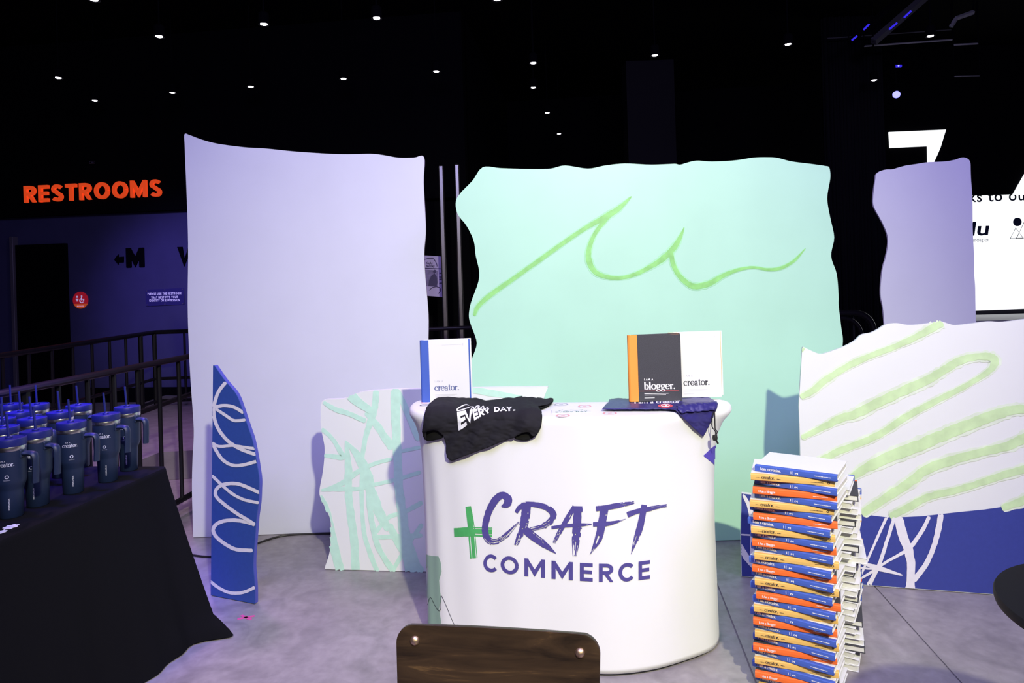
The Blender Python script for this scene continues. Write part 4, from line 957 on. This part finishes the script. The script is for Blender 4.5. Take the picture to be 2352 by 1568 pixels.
mbf = lay_poly(MB(), [(p.x, p.y) for p in smooth_curve([(x, y, 0) for x, y in g3(front)], 3, True)], .006, 2.2, BVI, puff); mbf.build('front_panel', M_BLACKC, shirt, smooth='all', solid=.002)
BVS = surf(mbf)
mb = MB()
capT = [(716, 1022), (790, 1006), (880, 992), (960, 985), (1090, 978), (1145, 964), (1250, 962), (1400, 960)]
basT = [(716, 1240), (795, 1196), (835, 1162), (930, 1105), (1000, 1066), (1085, 1030), (1145, 1020), (1250, 1010), (1400, 1004)]
for ch, l, r in (('E', 735, 825), ('V', 815, 905), ('E', 905, 960), ('R', 965, 1030), ('Y', 1025, 1095), ('D', 1148, 1215), ('A', 1215, 1290), ('Y', 1285, 1350), ('.', 1362, 1385)):
    adv, qs = sans_glyph(ch, .24); fine = []
    for (a, b, c, d) in qs:
        L2 = lambda p, r_, t: (p[0] + (r_[0] - p[0])*t, p[1] + (r_[1] - p[1])*t)
        for k in range(8): fine.append((L2(a, d, k/8), L2(b, c, k/8), L2(b, c, (k + 1)/8), L2(a, d, (k + 1)/8)))
    for q in fine:
        pts = []
        for (x, y) in q:
            X = l + (r - l)*x/adv; X += (1 - y)*26*(1 if l < 1100 else .2)
            Y = lerp_tab(basT, X) + (lerp_tab(capT, X) - lerp_tab(basT, X))*y; pts.append(hit(*g3([(X, Y)])[0], .0045, BVS))
        if None not in pts: mb.add(pts, [(0, 1, 2, 3)])
for pts, w in (([(872, 945), (830, 938), (780, 958), (735, 988), (742, 1002), (790, 994), (860, 972), (895, 958)], (6, 12, 14, 14, 12, 12, 10, 6)), ([(895, 990), (912, 960), (930, 985), (955, 955), (985, 955), (965, 980), (1000, 975), (1030, 955), (1045, 985), (1090, 962)], (10, 10, 12, 12, 12, 12, 10, 10, 10, 6))):
    lay_ribbon(mb, ribbon2d(g3(pts), [q/4.9 for q in w], 6), .0045, 1, None, BVS)
mb.build('lettering', M_WTXT, shirt)

bag = empty('drawstring_bag', (.62, 2.9, TOPZ)); tag(bag, 'navy nylon drawstring bag lying under two standing books, corner hanging down', 'bag')
bp_ = [(655, 990), (690, 950), (720, 925), (745, 855), (775, 845), (790, 806), (840, 798), (900, 800), (1000, 805), (1400, 810), (1800, 830), (1880, 880), (1950, 918), (1935, 960), (1912, 1002), (1880, 1080), (1830, 1180), (1778, 1282), (1700, 1215), (1600, 1115), (1510, 1035), (1465, 1000), (1380, 990), (1200, 992), (1000, 992), (800, 992)]
def bagf(x, y):
    r_ = wr(21, .0035, .05, .09)(x, y)
    cx_, cy_ = g4([(1700, 950)])[0]; r_ += .012*math.exp(-((x - cx_)**2/1600 + (y - cy_)**2/90))
    cx_, cy_ = g4([(830, 830)])[0]; r_ += .012*math.exp(-((x - cx_)**2/200 + (y - cy_)**2/60))
    return r_
mbb = lay_poly(MB(), g4(bp_), .001, 2.0, BVI, bagf); mbb.build('bag_body', M_NAVYN, bag, smooth='all', solid=.003)
BVB = surf(mbb)
mb = lay_poly(MB(), g4([(1465, 985), (1540, 960), (1650, 945), (1780, 935), (1900, 925), (1945, 930), (1915, 985), (1800, 1005), (1650, 1020), (1530, 1030)]), .006, 2.0, BVB, lambda x, y: .006 + .004*noise.noise((x*.12, y*.2, 5)))
mb.build('cord_hem', M_NAVYN, bag, smooth='all', solid=.003)
mb = MB()
vs, fs, bx = text2d('I am a creator', .03); pts = []
for (x, y) in vs:
    X = 1015 + 520*(x - bx[0])/(bx[1] - bx[0]); t = (y - 0)/(.7); Y = 924 - 6*(X - 1015)/520 - 42*t
    pts.append(hit(*g4([(X, Y)])[0], .004, BVB))
if None not in pts: mb.add(pts, fs)
mb.build('lettering', M_WTXT, bag)
def el(cx_, cy_, rx, ry, n=20): return [(cx_ + rx*cos(2*pi*k/n), cy_ + ry*sin(2*pi*k/n)) for k in range(n)]
mb = MB(); lay_poly(mb, g4(el(1365, 950, 82, 23)), .0042, 1.2, BVB); mb.build('badge', M_RED, bag)
mb = MB(); rb = ribbon2d(g4(el(1365, 950, 46, 12) + el(1365, 950, 46, 12)[:2]), 8/4.9, 3); lay_ribbon(mb, rb, .0055, 1, None, BVB); lay_ribbon(mb, ribbon2d(g4([(1365, 962), (1380, 940)]), 3, 3), .0055, 1, None, BVB); mb.build('badge_mark', M_WTXT, bag)
def cp_(l, off=.016): return [p for p in (hit(x, y, off, BVI) for x, y in g4(l)) if p]
hp = P(*g4([(1918, 1004)])[0], 2.80)
def cpt(l, d=2.735): return [P(x, y, d) for x, y in g4(l)]
mb = MB().tube(smooth_curve(cpt([(1915, 998), (1892, 1050), (1888, 1110), (1892, 1180), (1925, 1225), (1930, 1275)]), 5), .0022, 6).tube(smooth_curve(cpt([(1916, 998), (1920, 1080), (1924, 1200), (1946, 1225), (1940, 1255), (1928, 1280)], 2.73), 5), .0022, 6)
mb.build('cord', M_CORD, bag, smooth=True)
tp = P(*g4([(1922, 1298)])[0], 2.732)
mb = MB().lathe([(0, -.013), (.009, -.010), (.011, 0), (.009, .010), (0, .013)], 12, c=tp, captop=False, capbot=False).tube([tp + Vector((.002, 0, -.008)), tp + Vector((.012, 0, -.024))], .004, 6)
mb.build('toggle', M_CORD, bag, smooth=True)

# flat stickers on the counter top
def sticker(name, label, pc, rx, m1, kind='ring'):
    p = on_z(pc[0], pc[1], TOPZ); r = rx; root = empty(name, (p.x, p.y, TOPZ)); tag(root, label, 'sticker', 'stickers on the counter')
    MB().lathe([(r, .0006), (r, .0016)], 24, c=(p.x, p.y, TOPZ)).build('paper', M_BWHT, root)
    pts = [Vector((p.x + r*.82*cos(t), p.y + r*.82*sin(t), TOPZ + .0019)) for t in [2*pi*k/24 for k in range(24)]]
    MB().tube(pts, r*.11, 6, closed=True, flat=(1, .03)).build('ring_print', m1, root)
    MB().tube([Vector((p.x - r*.25, p.y, TOPZ + .0019)), Vector((p.x + r*.25, p.y + r*.1, TOPZ + .0019))], r*.14, 6, flat=(1, .03)).build('mark_print', m1, root)
sticker('round_sticker', 'round grey-ringed sticker on the counter beside the shirt sleeve', (1289, 929.5), .033, M_GTXT)
sticker('round_sticker', 'round red-ringed sticker behind the green lettering on the counter', (1343, 933.5), .030, M_RED2)
sticker('round_sticker', 'round red-ringed sticker in front of the green lettering on the counter', (1293, 955), .030, M_RED2)
sticker('round_sticker', 'round red-ringed sticker at the front edge of the navy bag', (1401, 949.5), .030, M_RED2)
sticker('round_sticker', 'round red-ringed sticker at the left end of the counter', (980, 925), .028, M_RED2)
sticker('round_sticker', 'dark-ringed sticker tucked under the left of the black shirt', (976, 931), .024, M_INK)
p = on_z(1312, 945, TOPZ); root = empty('lettering_sticker', p); tag(root, 'flat white sticker with green EVERY DAY lettering', 'sticker', 'stickers on the counter')
MB().bbox(p + Vector((0, 0, .0012)), (.16, .075, .0016), .0004).build('paper', M_BWHT, root)
q = MB(); put_sans(q, 'EVERY DAY', p + Vector((0, -.022, .0024)), (1, 0, 0), (0, 1, 0), .13, center=True)
q.tube([p + Vector((x, y + .012, .0024)) for x, y in ((-.05, .0), (-.035, .02), (-.02, 0), (0, .012), (.02, 0), (.05, .01))], .002, 4, flat=(1, .2))
q.build('lettering', mat('dark_green_print', (.05, .22, .15), .6), root)
p = on_z(1133, 922, TOPZ); q = MB(); q.bbox(p + Vector((0, 0, .0012)), (.16, .05, .0016), .0004); root = empty('lettering_sticker', p); tag(root, 'flat white sticker with dark script showing behind the shirt collar', 'sticker', 'stickers on the counter')
q.build('paper', M_BWHT, root); q = MB(); put_sans(q, 'CRAFT', p + Vector((0, -.018, .0024)), (1, 0, 0), (0.3, 1, 0), .12, center=True); q.build('lettering', M_GTXT, root)

# ------------------------------------------------------------------ books
BH, BW = .282, .215
def standing_book(name, label, loc, yaw, cloth, cover, txt, title, strip=.035, opening=7, tm=None, rule=None, inner=None, ext=.009):
    """upright hardcover, spine at local x=0, front cover facing -y, opened slightly toward +x"""
    root = empty(name); tag(root, label, 'book', 'books standing on the counter')
    T = .020
    X = Vector((1, 0, 0)); 
    MB().bbox((strip/2, -T/2, BH/2), (strip, .0034, BH), .001).build('cloth_strip', cloth, root)
    MB().bbox((strip + (BW - strip)/2, -T/2, BH/2), (BW - strip, .0034, BH), .001).build('front_cover', cover, root)
    MB().tube([(-.001, 0, .001), (-.001, 0, BH - .001)], T/2 + .0012, 12, flat=(1, .55)).build('spine', cloth, root, smooth=True)
    MB().bbox((BW/2 - .002, -T/2 + .0095, BH/2), (BW - .006, .0145, BH - .008), .0008).build('page_block', M_PAGE, root)
    a = radians(opening); dx, dy = cos(a), sin(a)
    ax = (Vector((dx, dy, 0)), Vector((-dy, dx, 0)), EZ); o = Vector((ext, T/2 - .001, 0))
    MB().bbox(o + ax[0]*(BW/2 + .002) + EZ*BH/2, (BW, .0034, BH), .001, ax).build('back_cover', cover, root)
    MB().bbox(o + ax[0]*(BW/2 + .0) - ax[1]*.0022 + EZ*BH/2, (BW - .008, .001, BH - .008), .0003, ax).build('endpaper', inner or cloth, root)
    yf = -T/2 - .0021
    q = MB(); serif(q, title, (strip + .022, yf, .052), X, EZ, .0195 if title.startswith('c') else .021, width=.112 if title.startswith('c') else .132, thick=.24 if title.startswith('c') else .28); q.build('title_lettering', txt, root)
    q = MB(); put_text(q, 'I AM A', (strip + .024, yf, .090), X, EZ, height=.0085, bold=.02, spacing=1.15); q.build('small_title', tm or txt, root)
    q = MB()
    for k, (z, w) in enumerate(((.034, .10), (.028, .09), (.016, .042))):
        q.box((strip + .024 + w/2, yf, z), (w, .0006, .0022 if rule else .0012))
    q.build('small_print', tm or txt, root)
    if rule: MB().box((strip + .085, yf, .045), (.165, .0005, .0010)).build('rule_line', rule, root)
    else:
        q = MB(); put_text(q, '2', (BW - .028, yf, .255), X, EZ, height=.009); q.box((BW - .075, yf, .2585), (.09, .0005, .0007)); q.build('number_print', tm or txt, root)
    root.location = loc; root.rotation_euler = (0, 0, yaw); return root
p = on_z(971, 917, TOPZ)
standing_book('hardcover_book', 'white hardcover titled creator with a blue spine, standing at the counter left end', (-.422, 3.112, TOPZ + .0005), radians(-1), M_BBLUE, M_BWHT, M_BTXT, 'creator.', .034, 9, M_LGTX)
standing_book('hardcover_book', 'charcoal hardcover titled blogger with an orange spine, standing on the navy bag', (.487, 2.895, TOPZ + .0148), radians(-3), mat('book_bright_orange', (.92, .33, .05), .7, bump=.1, bscale=1000), M_BGRY, M_WTXT, 'blogger.', .034, 10, M_WTXT, M_RED)
standing_book('hardcover_book', 'white hardcover titled creator with yellow endpapers, beside the charcoal book', (.676, 2.962, TOPZ + .0148), radians(-1.5), M_BYEL, M_BWHT, M_INK, 'creator.', .030, 5, M_LGTX, ext=.016)

TH = .0243
def tiny_print(q, x, y, z, w, h, seed):
    r = random.Random(seed); u = x
    while u < x + w:
        k = min(r.uniform(.0012, .0042), x + w - u); q.box((u + k/2, y, z + h/2), (k, .0004, h)); u += k + .0009
def lying_book(kind):
    cloth = {'blue': M_BBLUE, 'yellow': M_BYEL, 'orange': M_BORA}[kind]; cover = M_BGRY if kind == 'orange' else M_BWHT
    root = empty('stacked_book'); st = .016; L = BH
    # x along the spine, y from spine to fore edge, z up; centred
    for z, nm in ((.0016, 'lower_cover'), (TH - .0016, 'upper_cover')):
        MB().bbox((0, st + (BW - st)/2, z), (L, BW - st, .0028), .0006).build(nm, cover, root)
    q = MB(); pr = [(st, .0002), (.003, .0002), (.0, .003), (-.0006, TH/2), (.0, TH - .003), (.003, TH - .0002), (st, TH - .0002), (st, TH - .003), (.005, TH - .003), (.005, .003), (st, .003)]
    q.prism([Vector((L/2, y, z)) for y, z in pr], (1, 0, 0), L); q.build('spine', cloth, root)
    MB().bbox((0, BW/2 + .001, TH/2), (L - .008, BW - .008, TH - .0062), .0006).build('page_block', M_PAGE, root)
    X, yf = Vector((1, 0, 0)), -.0014
    q = MB()
    if kind == 'blue':
        serif(q, 'I am a creator.', (-L/2 + .018, yf, .0085), X, EZ, .0072, .30, .10, width=.076)
        q.build('spine_title', M_WTXT, root); q = MB()
        put_text(q, '2', (-L/2 + .152, yf, .0075), Vector((0, 0, 1)) , Vector((-1, 0, 0)), height=.011, bold=.04); q.box((-L/2 + .1345, yf, .0125), (.0007, .0004, .012)); q.box((-L/2 + .128, yf, .0125), (.002, .0004, .009))
        q.build('volume_number', M_WTXT, root); q = MB()
        tiny_print(q, L/2 - .075, yf, .0105, .055, .0026, 1)
        q.build('small_print', M_WTXT, root)
    elif kind == 'yellow':
        serif(q, 'creator.', (-L/2 + .038, yf, .009), X, EZ, .0078, .26, .08, width=.046)
        q.build('spine_title', M_INK, root); q = MB()
        put_text(q, 'I AM A', (-L/2 + .020, yf, .0105), X, EZ, width=.014); tiny_print(q, -L/2 + .09, yf, .0112, .013, .0018, 2)
        q.build('small_title', M_INK, root); q = MB()
        tiny_print(q, L/2 - .078, yf, .0108, .042, .0018, 3)
        q.build('small_print', M_INK, root); q = MB()
        q.tube([Vector((L/2 - .020 + .0034*cos(t), yf, .0122 + .0034*sin(t))) for t in [2*pi*k/12 for k in range(12)]], .0008, 4, closed=True, flat=(1, 1))
        q.build('logo_mark', M_INK, root)
    else:
        serif(q, 'I Am a Blogger'.replace('r', 'r'), (-L/2 + .020, yf, .0088), X, EZ, .0060, .28, .10, width=.058)
        q.build('spine_title', M_WTXT, root); q = MB()
        tiny_print(q, L/2 - .078, yf, .0105, .048, .0024, 4)
        q.build('small_print', M_WTXT, root)
    return root
protos = {k: lying_book(k) for k in ('blue', 'yellow', 'orange')}
used = {}
def place_book(kind, loc, yaw, label, group):
    o = protos[kind] if kind not in used else copy_tree(protos[kind]); used[kind] = 1
    o.location = loc; o.rotation_euler = (0, 0, yaw); tag(o, label, 'book', group); return o
NB = 34
# front stack: spine line of the top book, near end at right
SA = P(1738, 1098, 2.52); SB_ = P(1925, 1112, 2.40)
rng = random.Random(5)
cnt = {'blue': 0, 'yellow': 0, 'orange': 0}
def stack_mid(z): # centre of the spine; the stack leans a little
    p = P(1838 - 12*(1 - z/.83), 1300, 2.47); return Vector((p.x, p.y, z))
tops = []
for k in range(NB):
    z = (NB - 1 - k)*TH + .001
    kind = 'blue' if k % 2 == 0 else ('yellow' if k % 4 == 1 else 'orange')
    base = bld(0, 0); mid = Vector((.985, 2.47, z))
    yaw = radians(-35 if kind == 'blue' else -24) + radians(rng.uniform(-1.3, 1.3))
    dx = rng.uniform(-.007, .007); dy = rng.uniform(-.006, .006)
    if k == 0: dx += .012; dy += .004
    if k in (2, 4): dx += .012
    off = Vector((cos(yaw), sin(yaw), 0))*( -.012 if (kind == 'blue' and k > 5) else .004)
    place_book(kind, mid + off + Vector((dx, dy, 0)), yaw, '%s-spined book, %s from the top of the front stack' % (kind, ORD[k]), 'books in the front stack')
NR = NB - 5
for k in range(NR):
    z = (NR - 1 - k)*TH + .001
    kind = ('blue', 'orange', 'blue', 'yellow')[k % 4] if k else 'blue'
    yaw = radians(180 - 30 + rng.uniform(-7, 7))
    off = Vector((1.262, 2.868, z)) + Vector((rng.uniform(-.012, .022), rng.uniform(-.01, .01), 0))
    place_book(kind, off, yaw, '%s-trimmed book, %s from the top of the rear stack' % (kind, ORD[k]), 'books in the rear stack')

# ------------------------------------------------------------------ black table with tumblers
TBZ = .74
T0 = Vector((-1.586, 3.105, 0)); TW, TL = .80, 2.1   # far right corner, width to the left, length toward the camera
tx, ty = -EX, -EY
def tpt(a, b, z): return T0 + tx*a + ty*b + EZ*z
per = []; R = .03
def cornerarc(ca, cb, a0):
    return [(ca + R*cos(radians(a0 + 15*k)), cb + R*sin(radians(a0 + 15*k))) for k in range(7)]
# perimeter in (a,b): far-right corner -> near-right -> near-left -> far-left
lin = lambda a, b, n: [(a[0] + (b[0] - a[0])*i/n, a[1] + (b[1] - a[1])*i/n) for i in range(1, n)]
per += [(R - R*cos(radians(15*k)), R - R*sin(radians(15*k))) for k in range(6, -1, -1)]
per += lin((0, R), (0, TL - R), 70)
per += [(R - R*cos(radians(15*k)), TL - R + R*sin(radians(15*k))) for k in range(0, 7)]
per += lin((R, TL), (TW - R, TL), 24)
per += [(TW - R + R*sin(radians(15*k)), TL - R + R*cos(radians(15*k))) for k in range(0, 7)]
per += lin((TW, TL - R), (TW, R), 60)
per += [(TW - R + R*cos(radians(15*k)), R - R*sin(radians(15*k))) for k in range(0, 7)]
per += lin((TW - R, 0), (R, 0), 24)
NPr = len(per); vs = []; fs = []; lv = [0, .006, .02, .05, .12, .22, .34, .46, .58, .70, .80, .88, .94, .98, 1.0]
for li, t in enumerate(lv):
    for i, (a, b) in enumerate(per):
        ca, cb = min(max(a, R), TW - R), min(max(b, R), TL - R); da, db = a - ca, b - cb; L = sqrt(da*da + db*db) or 1; da, db = da/L, db/L
        dc = sqrt(a*a + b*b)          # distance from the far right corner
        wc = math.exp(-(dc/.085)**2)
        fl_ = .13 + .125*wc + .05*math.exp(-((b - .22)/.12)**2)*(a < .1)
        if db < -.5 and wc < .9: fl_ *= .3 + .7*wc
        da, db = da + (-1 - da)*wc, db + (.10 - db)*wc
        fold = (.014*sin(b*17 + 1)*(t**1.2) + .008*sin(b*41)*(t**1.5) + .012*sin(a*21)*t)*(1 - wc)
        o_ = fl_*(t**1.1 if t < .9 else t**1.1 + (t - .9)*2.6*wc) + fold
        if a > TW - .05: o_ = .012*t + .006*sin(b*30)*t
        elif a > .3: o_ *= 1 - .9*(a - .3)/(TW - .3)
        if t == 0: o_ = -.004
        z = TBZ + .004 - (0 if t == 0 else .004) - t*(TBZ - .006)
        if t > .9 and dc < .25: z += .012*sin((t - .9)*30)
        vs.append(tpt(a + da*o_, b + db*o_, max(z, .006)))
for l in range(len(lv) - 1):
    for i in range(NPr): j = (i + 1) % NPr; fs.append((l*NPr + i, l*NPr + NPr + i, l*NPr + NPr + j, l*NPr + j))
fs.append(tuple(range(NPr)))
root = empty('tumbler_table', tpt(TW/2, TL/2, 0)); tag(root, 'long folding table hidden under the black cloth at the left', 'table')
MB().bbox(tpt(TW/2, TL/2, TBZ - .02), (TW - .04, TL - .04, .03), .005, (EX, EY, EZ)).build('table_top', M_STAGE, root)
for a in (.08, TW - .08):
    for b in (.12, TL - .12): MB().tube([tpt(a, b, .001), tpt(a, b, TBZ - .035)], .014, 8).build('leg', M_BEAM, root)
q = MB().add(vs, fs)
tag(q.build('tablecloth', M_TCLOTH, loc=tpt(TW/2, TL/2, 0), smooth=40), 'black cloth over the tumbler table, corner spreading on the floor', 'tablecloth')
TT = TBZ + .0045

def tumbler():
    root = empty('insulated_tumbler')
    MB().lathe([(.034, 0), (.0365, .003), (.0385, .09), (.0390, .098), (.0400, .104), (.0470, .122), (.0490, .132), (.0515, .242)], 36).build('body', M_NAVYT, root, smooth=50)
    MB().lathe([(.0515, .2425), (.0520, .244), (.0520, .256), (.0515, .2575)], 36).build('steel_band', M_STEEL, root, smooth=40)
    lid = MB().lathe([(.0525, .258), (.0530, .260), (.0532, .280), (.0520, .284), (.0480, .285), (.0470, .282), (.0, .282)], 36, captop=False).build('lid', M_NAVYL, root, smooth=40)
    MB().tube([(-.006, .004, .275), (-.012, .002, .372)], .0042, 10).build('straw', M_NAVYL, lid, smooth=True)
    MB().lathe([(.012, .282), (.012, .2865), (.010, .288)], 16, c=(-.006, .004, 0)).build('straw_collar', M_NAVYL, lid, smooth=True)
    hp = [Vector((x, 0, z)) for x, z in ((.044, .227), (.060, .227), (.080, .227), (.092, .223), (.0975, .210), (.098, .190), (.097, .160), (.0955, .136), (.095, .122))]
    MB().tube(smooth_curve(hp, 5), .0142, 8, flat=(1.0, .72)).build('handle', M_NAVYT, root, smooth=50)
    MB().bbox((.0495, 0, .228), (.010, .030, .030), .003).build('handle_mount', M_NAVYT, root)
    def wrap(mb, r, ang):
        for i, v in enumerate(mb.v):
            a = ang + v.x/r; mb.v[i] = Vector((r*sin(a), -r*cos(a), v.z)) if False else Vector((r*cos(a - pi/2), r*sin(a - pi/2), v.z))
        return mb
    A = radians(22)
    q = MB(); serif(q, 'creator.', (-.027, 0, .190), (1, 0, 0), EZ, .0105, .26, .09, width=.056); put_text(q, 'AM A', (-.016, 0, .207), (1, 0, 0), EZ, height=.0045, spacing=1.2)
    wrap(q, .0512, A).build('lettering', M_SILV, root)
    q = MB(); q.tube([Vector((.005 + .0052*cos(t), 0, .1535 + .0052*sin(t))) for t in [2*pi*k/14 for k in range(14)]], .0013, 4, closed=True); put_text(q, 'ConvertKit', (.005, 0, .140), (1, 0, 0), EZ, width=.020, center=True); wrap(q, .0505, A).build('logo_print', M_SILV, root)
    q = MB(); put_sans(q, 'HYDRAPEAK', (.008, 0, .032), (0, 0, 1), (-1, 0, 0), .042); wrap(q, .0387, A).build('side_lettering', M_SILV, root)
    return root
tum = tumbler()
ROWS = [('nearest the table edge', [(289, 1083), (240, 1109), (159, 1136), (76, 1166), (15, 1194)]), ]
spots = []
for i, (x, y) in enumerate([(289, 1083), (240, 1109), (159, 1136), (76, 1166), (14, 1193)]):
    p = on_z(x, y, TT); spots.append((p + Vector((-.006, .036, 0)), 'edge row', i))
for i, (x, y) in enumerate([(181, 930), (138, 945), (74, 960), (8, 980)]):
    spots.append((on_z(x, y, TT + .283), 'second row', i))
for i, (x, y) in enumerate([(83, 928), (46, 945), (2, 961)]):
    spots.append((on_z(x, y, TT + .283), 'third row', i))
spots.append((on_z(22, 928, TT + .283), 'back row', 0))
for i, (p, row, k) in enumerate(spots):
    o = tum if i == 0 else copy_tree(tum)
    o.location = (p.x, p.y, TT); o.rotation_euler = (0, 0, radians((-14, -8, 2, -14, -4, -6, -12, -5, -10, -45, -35, -60, -60)[i]))
    tag(o, 'navy lidded tumbler with straw, hindmost and alone in its row' if row == 'back row' else 'navy lidded tumbler with straw, %s from the far end of the %s' % (ORD[k], row), 'tumbler', 'tumblers on the black table')
for i, (x, y, r_) in enumerate(((25, 1210, .02), (3, 1222, .014))):
    p = on_z(x, y, TBZ + .005); root = empty('small_sticker', p); tag(root, ('larger' if i == 0 else 'smaller') + ' scalloped white sticker on the black table in front of the tumblers', 'sticker', 'white stickers on the black table')
    MB().prism([p + Vector((r_*(1 + .16*cos(7*t))*cos(t), r_*(1.2 + .16*cos(7*t))*sin(t), .0018)) for t in [2*pi*k/42 for k in range(42)]], (0, 0, 1), .0014).build('paper', mat('sticker_white', (.85, .82, .88), .5, emit=(.8, .7, .85, 1), strength=.0), root)
    q = MB(); put_sans(q, 'EVERY DAY', p + Vector((-.012, -.004, .0025)), EX, EY, r_*1.3); q.build('lettering', M_PURPLE, root)

# ------------------------------------------------------------------ chair in the foreground
ch0 = on_z(912, 1432, .84); ch1 = on_z(1377, 1457, .84)
chc = (ch0 + ch1)/2; cw = (ch1 - ch0).length
e1 = (ch1 - ch0).normalized(); e2 = Vector((-e1.y, e1.x, 0))      # e2 points away from the camera
root = empty('cafe_chair', (chc.x, chc.y, 0) ); tag(root, 'dark walnut plywood chair back with brass rivets in the foreground', 'chair')
def cpnt(u, v, z): 
    bow = .007*(1 - (2*u/cw)**2)     # the back is bowed away from the camera... toward it at the ends
    return chc + e1*u + e2*(v + bow - .0035 + (.84 - z)*-.14) + EZ*(z - chc.z)
outl = []; rr_ = .035; zt, zb = .84, .50
for (cu, cz, a0) in ((cw/2 - rr_, zt - rr_, 0), (-cw/2 + rr_, zt - rr_, 90), (-cw/2 + rr_ + .012, zb + rr_, 180), (cw/2 - rr_ - .012, zb + rr_, 270)):
    outl += [(cu + rr_*cos(radians(a0 + 9*k)), cz + rr_*sin(radians(a0 + 9*k))) for k in range(11)]
# rounded panel: grid rows between left and right silhouettes
q = MB(); rows = 48; colsn = 24; vs = []
def xlim(z):
    xs = []
    for i in range(len(outl)):
        a, b = outl[i], outl[(i + 1) % len(outl)]
        if (a[1] - z)*(b[1] - z) <= 0 and a[1] != b[1]: xs.append(a[0] + (b[0] - a[0])*(z - a[1])/(b[1] - a[1]))
    return (min(xs), max(xs)) if xs else (0, 0)
zr = [zt - .0004 - (zt - zb - .0008)*(.5 - .5*cos(pi*i/rows)) for i in range(rows + 1)]
for z in zr:
    l, r_ = xlim(z)
    for k in range(colsn + 1): vs.append(cpnt(l + (r_ - l)*k/colsn, 0, z))
q.add(vs, [(i*(colsn + 1) + k, (i + 1)*(colsn + 1) + k, (i + 1)*(colsn + 1) + k + 1, i*(colsn + 1) + k + 1) for i in range(rows) for k in range(colsn)])
o = q.build('backrest', M_WOOD, root, smooth='all')
md = o.modifiers.new('solid', 'SOLIDIFY'); md.thickness = .011; md.offset = -1
bvm = o.modifiers.new('bev', 'BEVEL'); bvm.width = .002; bvm.segments = 2; bvm.limit_method = 'ANGLE'
for (x, y) in ((955, 1470), (1335, 1499)):
    # find the rivet spot on the back
    best = min(((cpnt(u*.01, 0, zt - w*.005), u, w) for u in range(-20, 21) for w in range(2, 30)), key=lambda s: (lambda v, rr: abs(v.x/v.y - rr.x) + abs(v.z/v.y - rr.z))(s[0] - EYE, ray(x, y)))
    p = best[0]; m_ = MB(); 
    ring = []; m_.tube([p + e2*.001, p - e2*.003, p - e2*.006, p - e2*.0075], [.0095, .0095, .006, .001], 16); m_.build('rivet', M_RIVET, root, smooth=60)
seat = MB(); sp_ = []
for (cu, cv, a0) in ((.17, .43, 0), (-.17, .43, 90), (-.15, .10, 180), (.15, .10, 270)):
    sp_ += [Vector((chc.x, chc.y, .455)) + e1*(cu + .04*cos(radians(a0 + 15*k))) - e2*(cv + .04*sin(radians(a0 + 15*k))) for k in range(7)]
seat.prism(sp_, (0, 0, 1), .018).build('seat', M_WOOD, root)
for s_ in (-1, 1):
    b0 = Vector((chc.x, chc.y, 0))
    MB().tube([b0 + e1*s_*.17 + e2*.005 + EZ*.70, b0 + e1*s_*.17 - e2*.05 + EZ*.45, b0 + e1*s_*.185 + e2*.03 + EZ*.001], .011, 8).build('rear_leg', M_BEAM, root, smooth=True)
    MB().tube([b0 + e1*s_*.16 + e2*-.42 + EZ*.436, b0 + e1*s_*.185 - e2*.46 + EZ*.001], .011, 8).build('front_leg', M_BEAM, root, smooth=True)
MB().tube([Vector((chc.x, chc.y, .43)) - e1*.17 - e2*.06, Vector((chc.x, chc.y, .43)) + e1*.17 - e2*.06], .010, 8).build('stretcher', M_BEAM, root, smooth=True)

# round black table at the right edge
c_ = on_z(2297, 1440, .75) + Vector((.372, .03, 0)); root = empty('round_table', (c_.x, c_.y, 0)); tag(root, 'edge of a round black table at the lower right', 'table')
MB().lathe([(.285, .722), (.298, .728), (.300, .735), (.300, .744), (.297, .75)], 96, c=(c_.x, c_.y, 0)).build('table_top', M_TABLEB, root, smooth=40)
MB().lathe([(.035, .02), (.03, .05), (.03, .70), (.10, .722)], 24, c=(c_.x, c_.y, 0)).build('pedestal', M_BEAM, root, smooth=40)
MB().lathe([(.22, .001), (.22, .012), (.06, .025)], 48, c=(c_.x, c_.y, 0)).build('base_plate', M_BEAM, root, smooth=40)

# ------------------------------------------------------------------ small things on the floor
pts = [on_z(x, y, .006) for x, y in ((410, 1268), (446, 1275), (485, 1278), (530, 1272), (585, 1250), (612, 1240), (650, 1230), (700, 1226), (762, 1225), (840, 1232))]
tag(MB().tube(smooth_curve(pts, 8), .006, 8).build('floor_cable', M_CORD, loc=pts[3], smooth=True), 'black cable lying on the floor under the lavender panel', 'cable')
c_ = on_z(565, 1418, .0); root = empty('tape_mark', c_); tag(root, 'small pink tape cross stuck on the floor', 'tape')
for an in (20, -35):
    d_ = Vector((cos(radians(an)), sin(radians(an)), 0)); MB().bbox(c_ + EZ*.0012, (.075, .014, .0016), .0003, (d_, Vector((-d_.y, d_.x, 0)), EZ)).build('tape_strip', M_PINK, root)
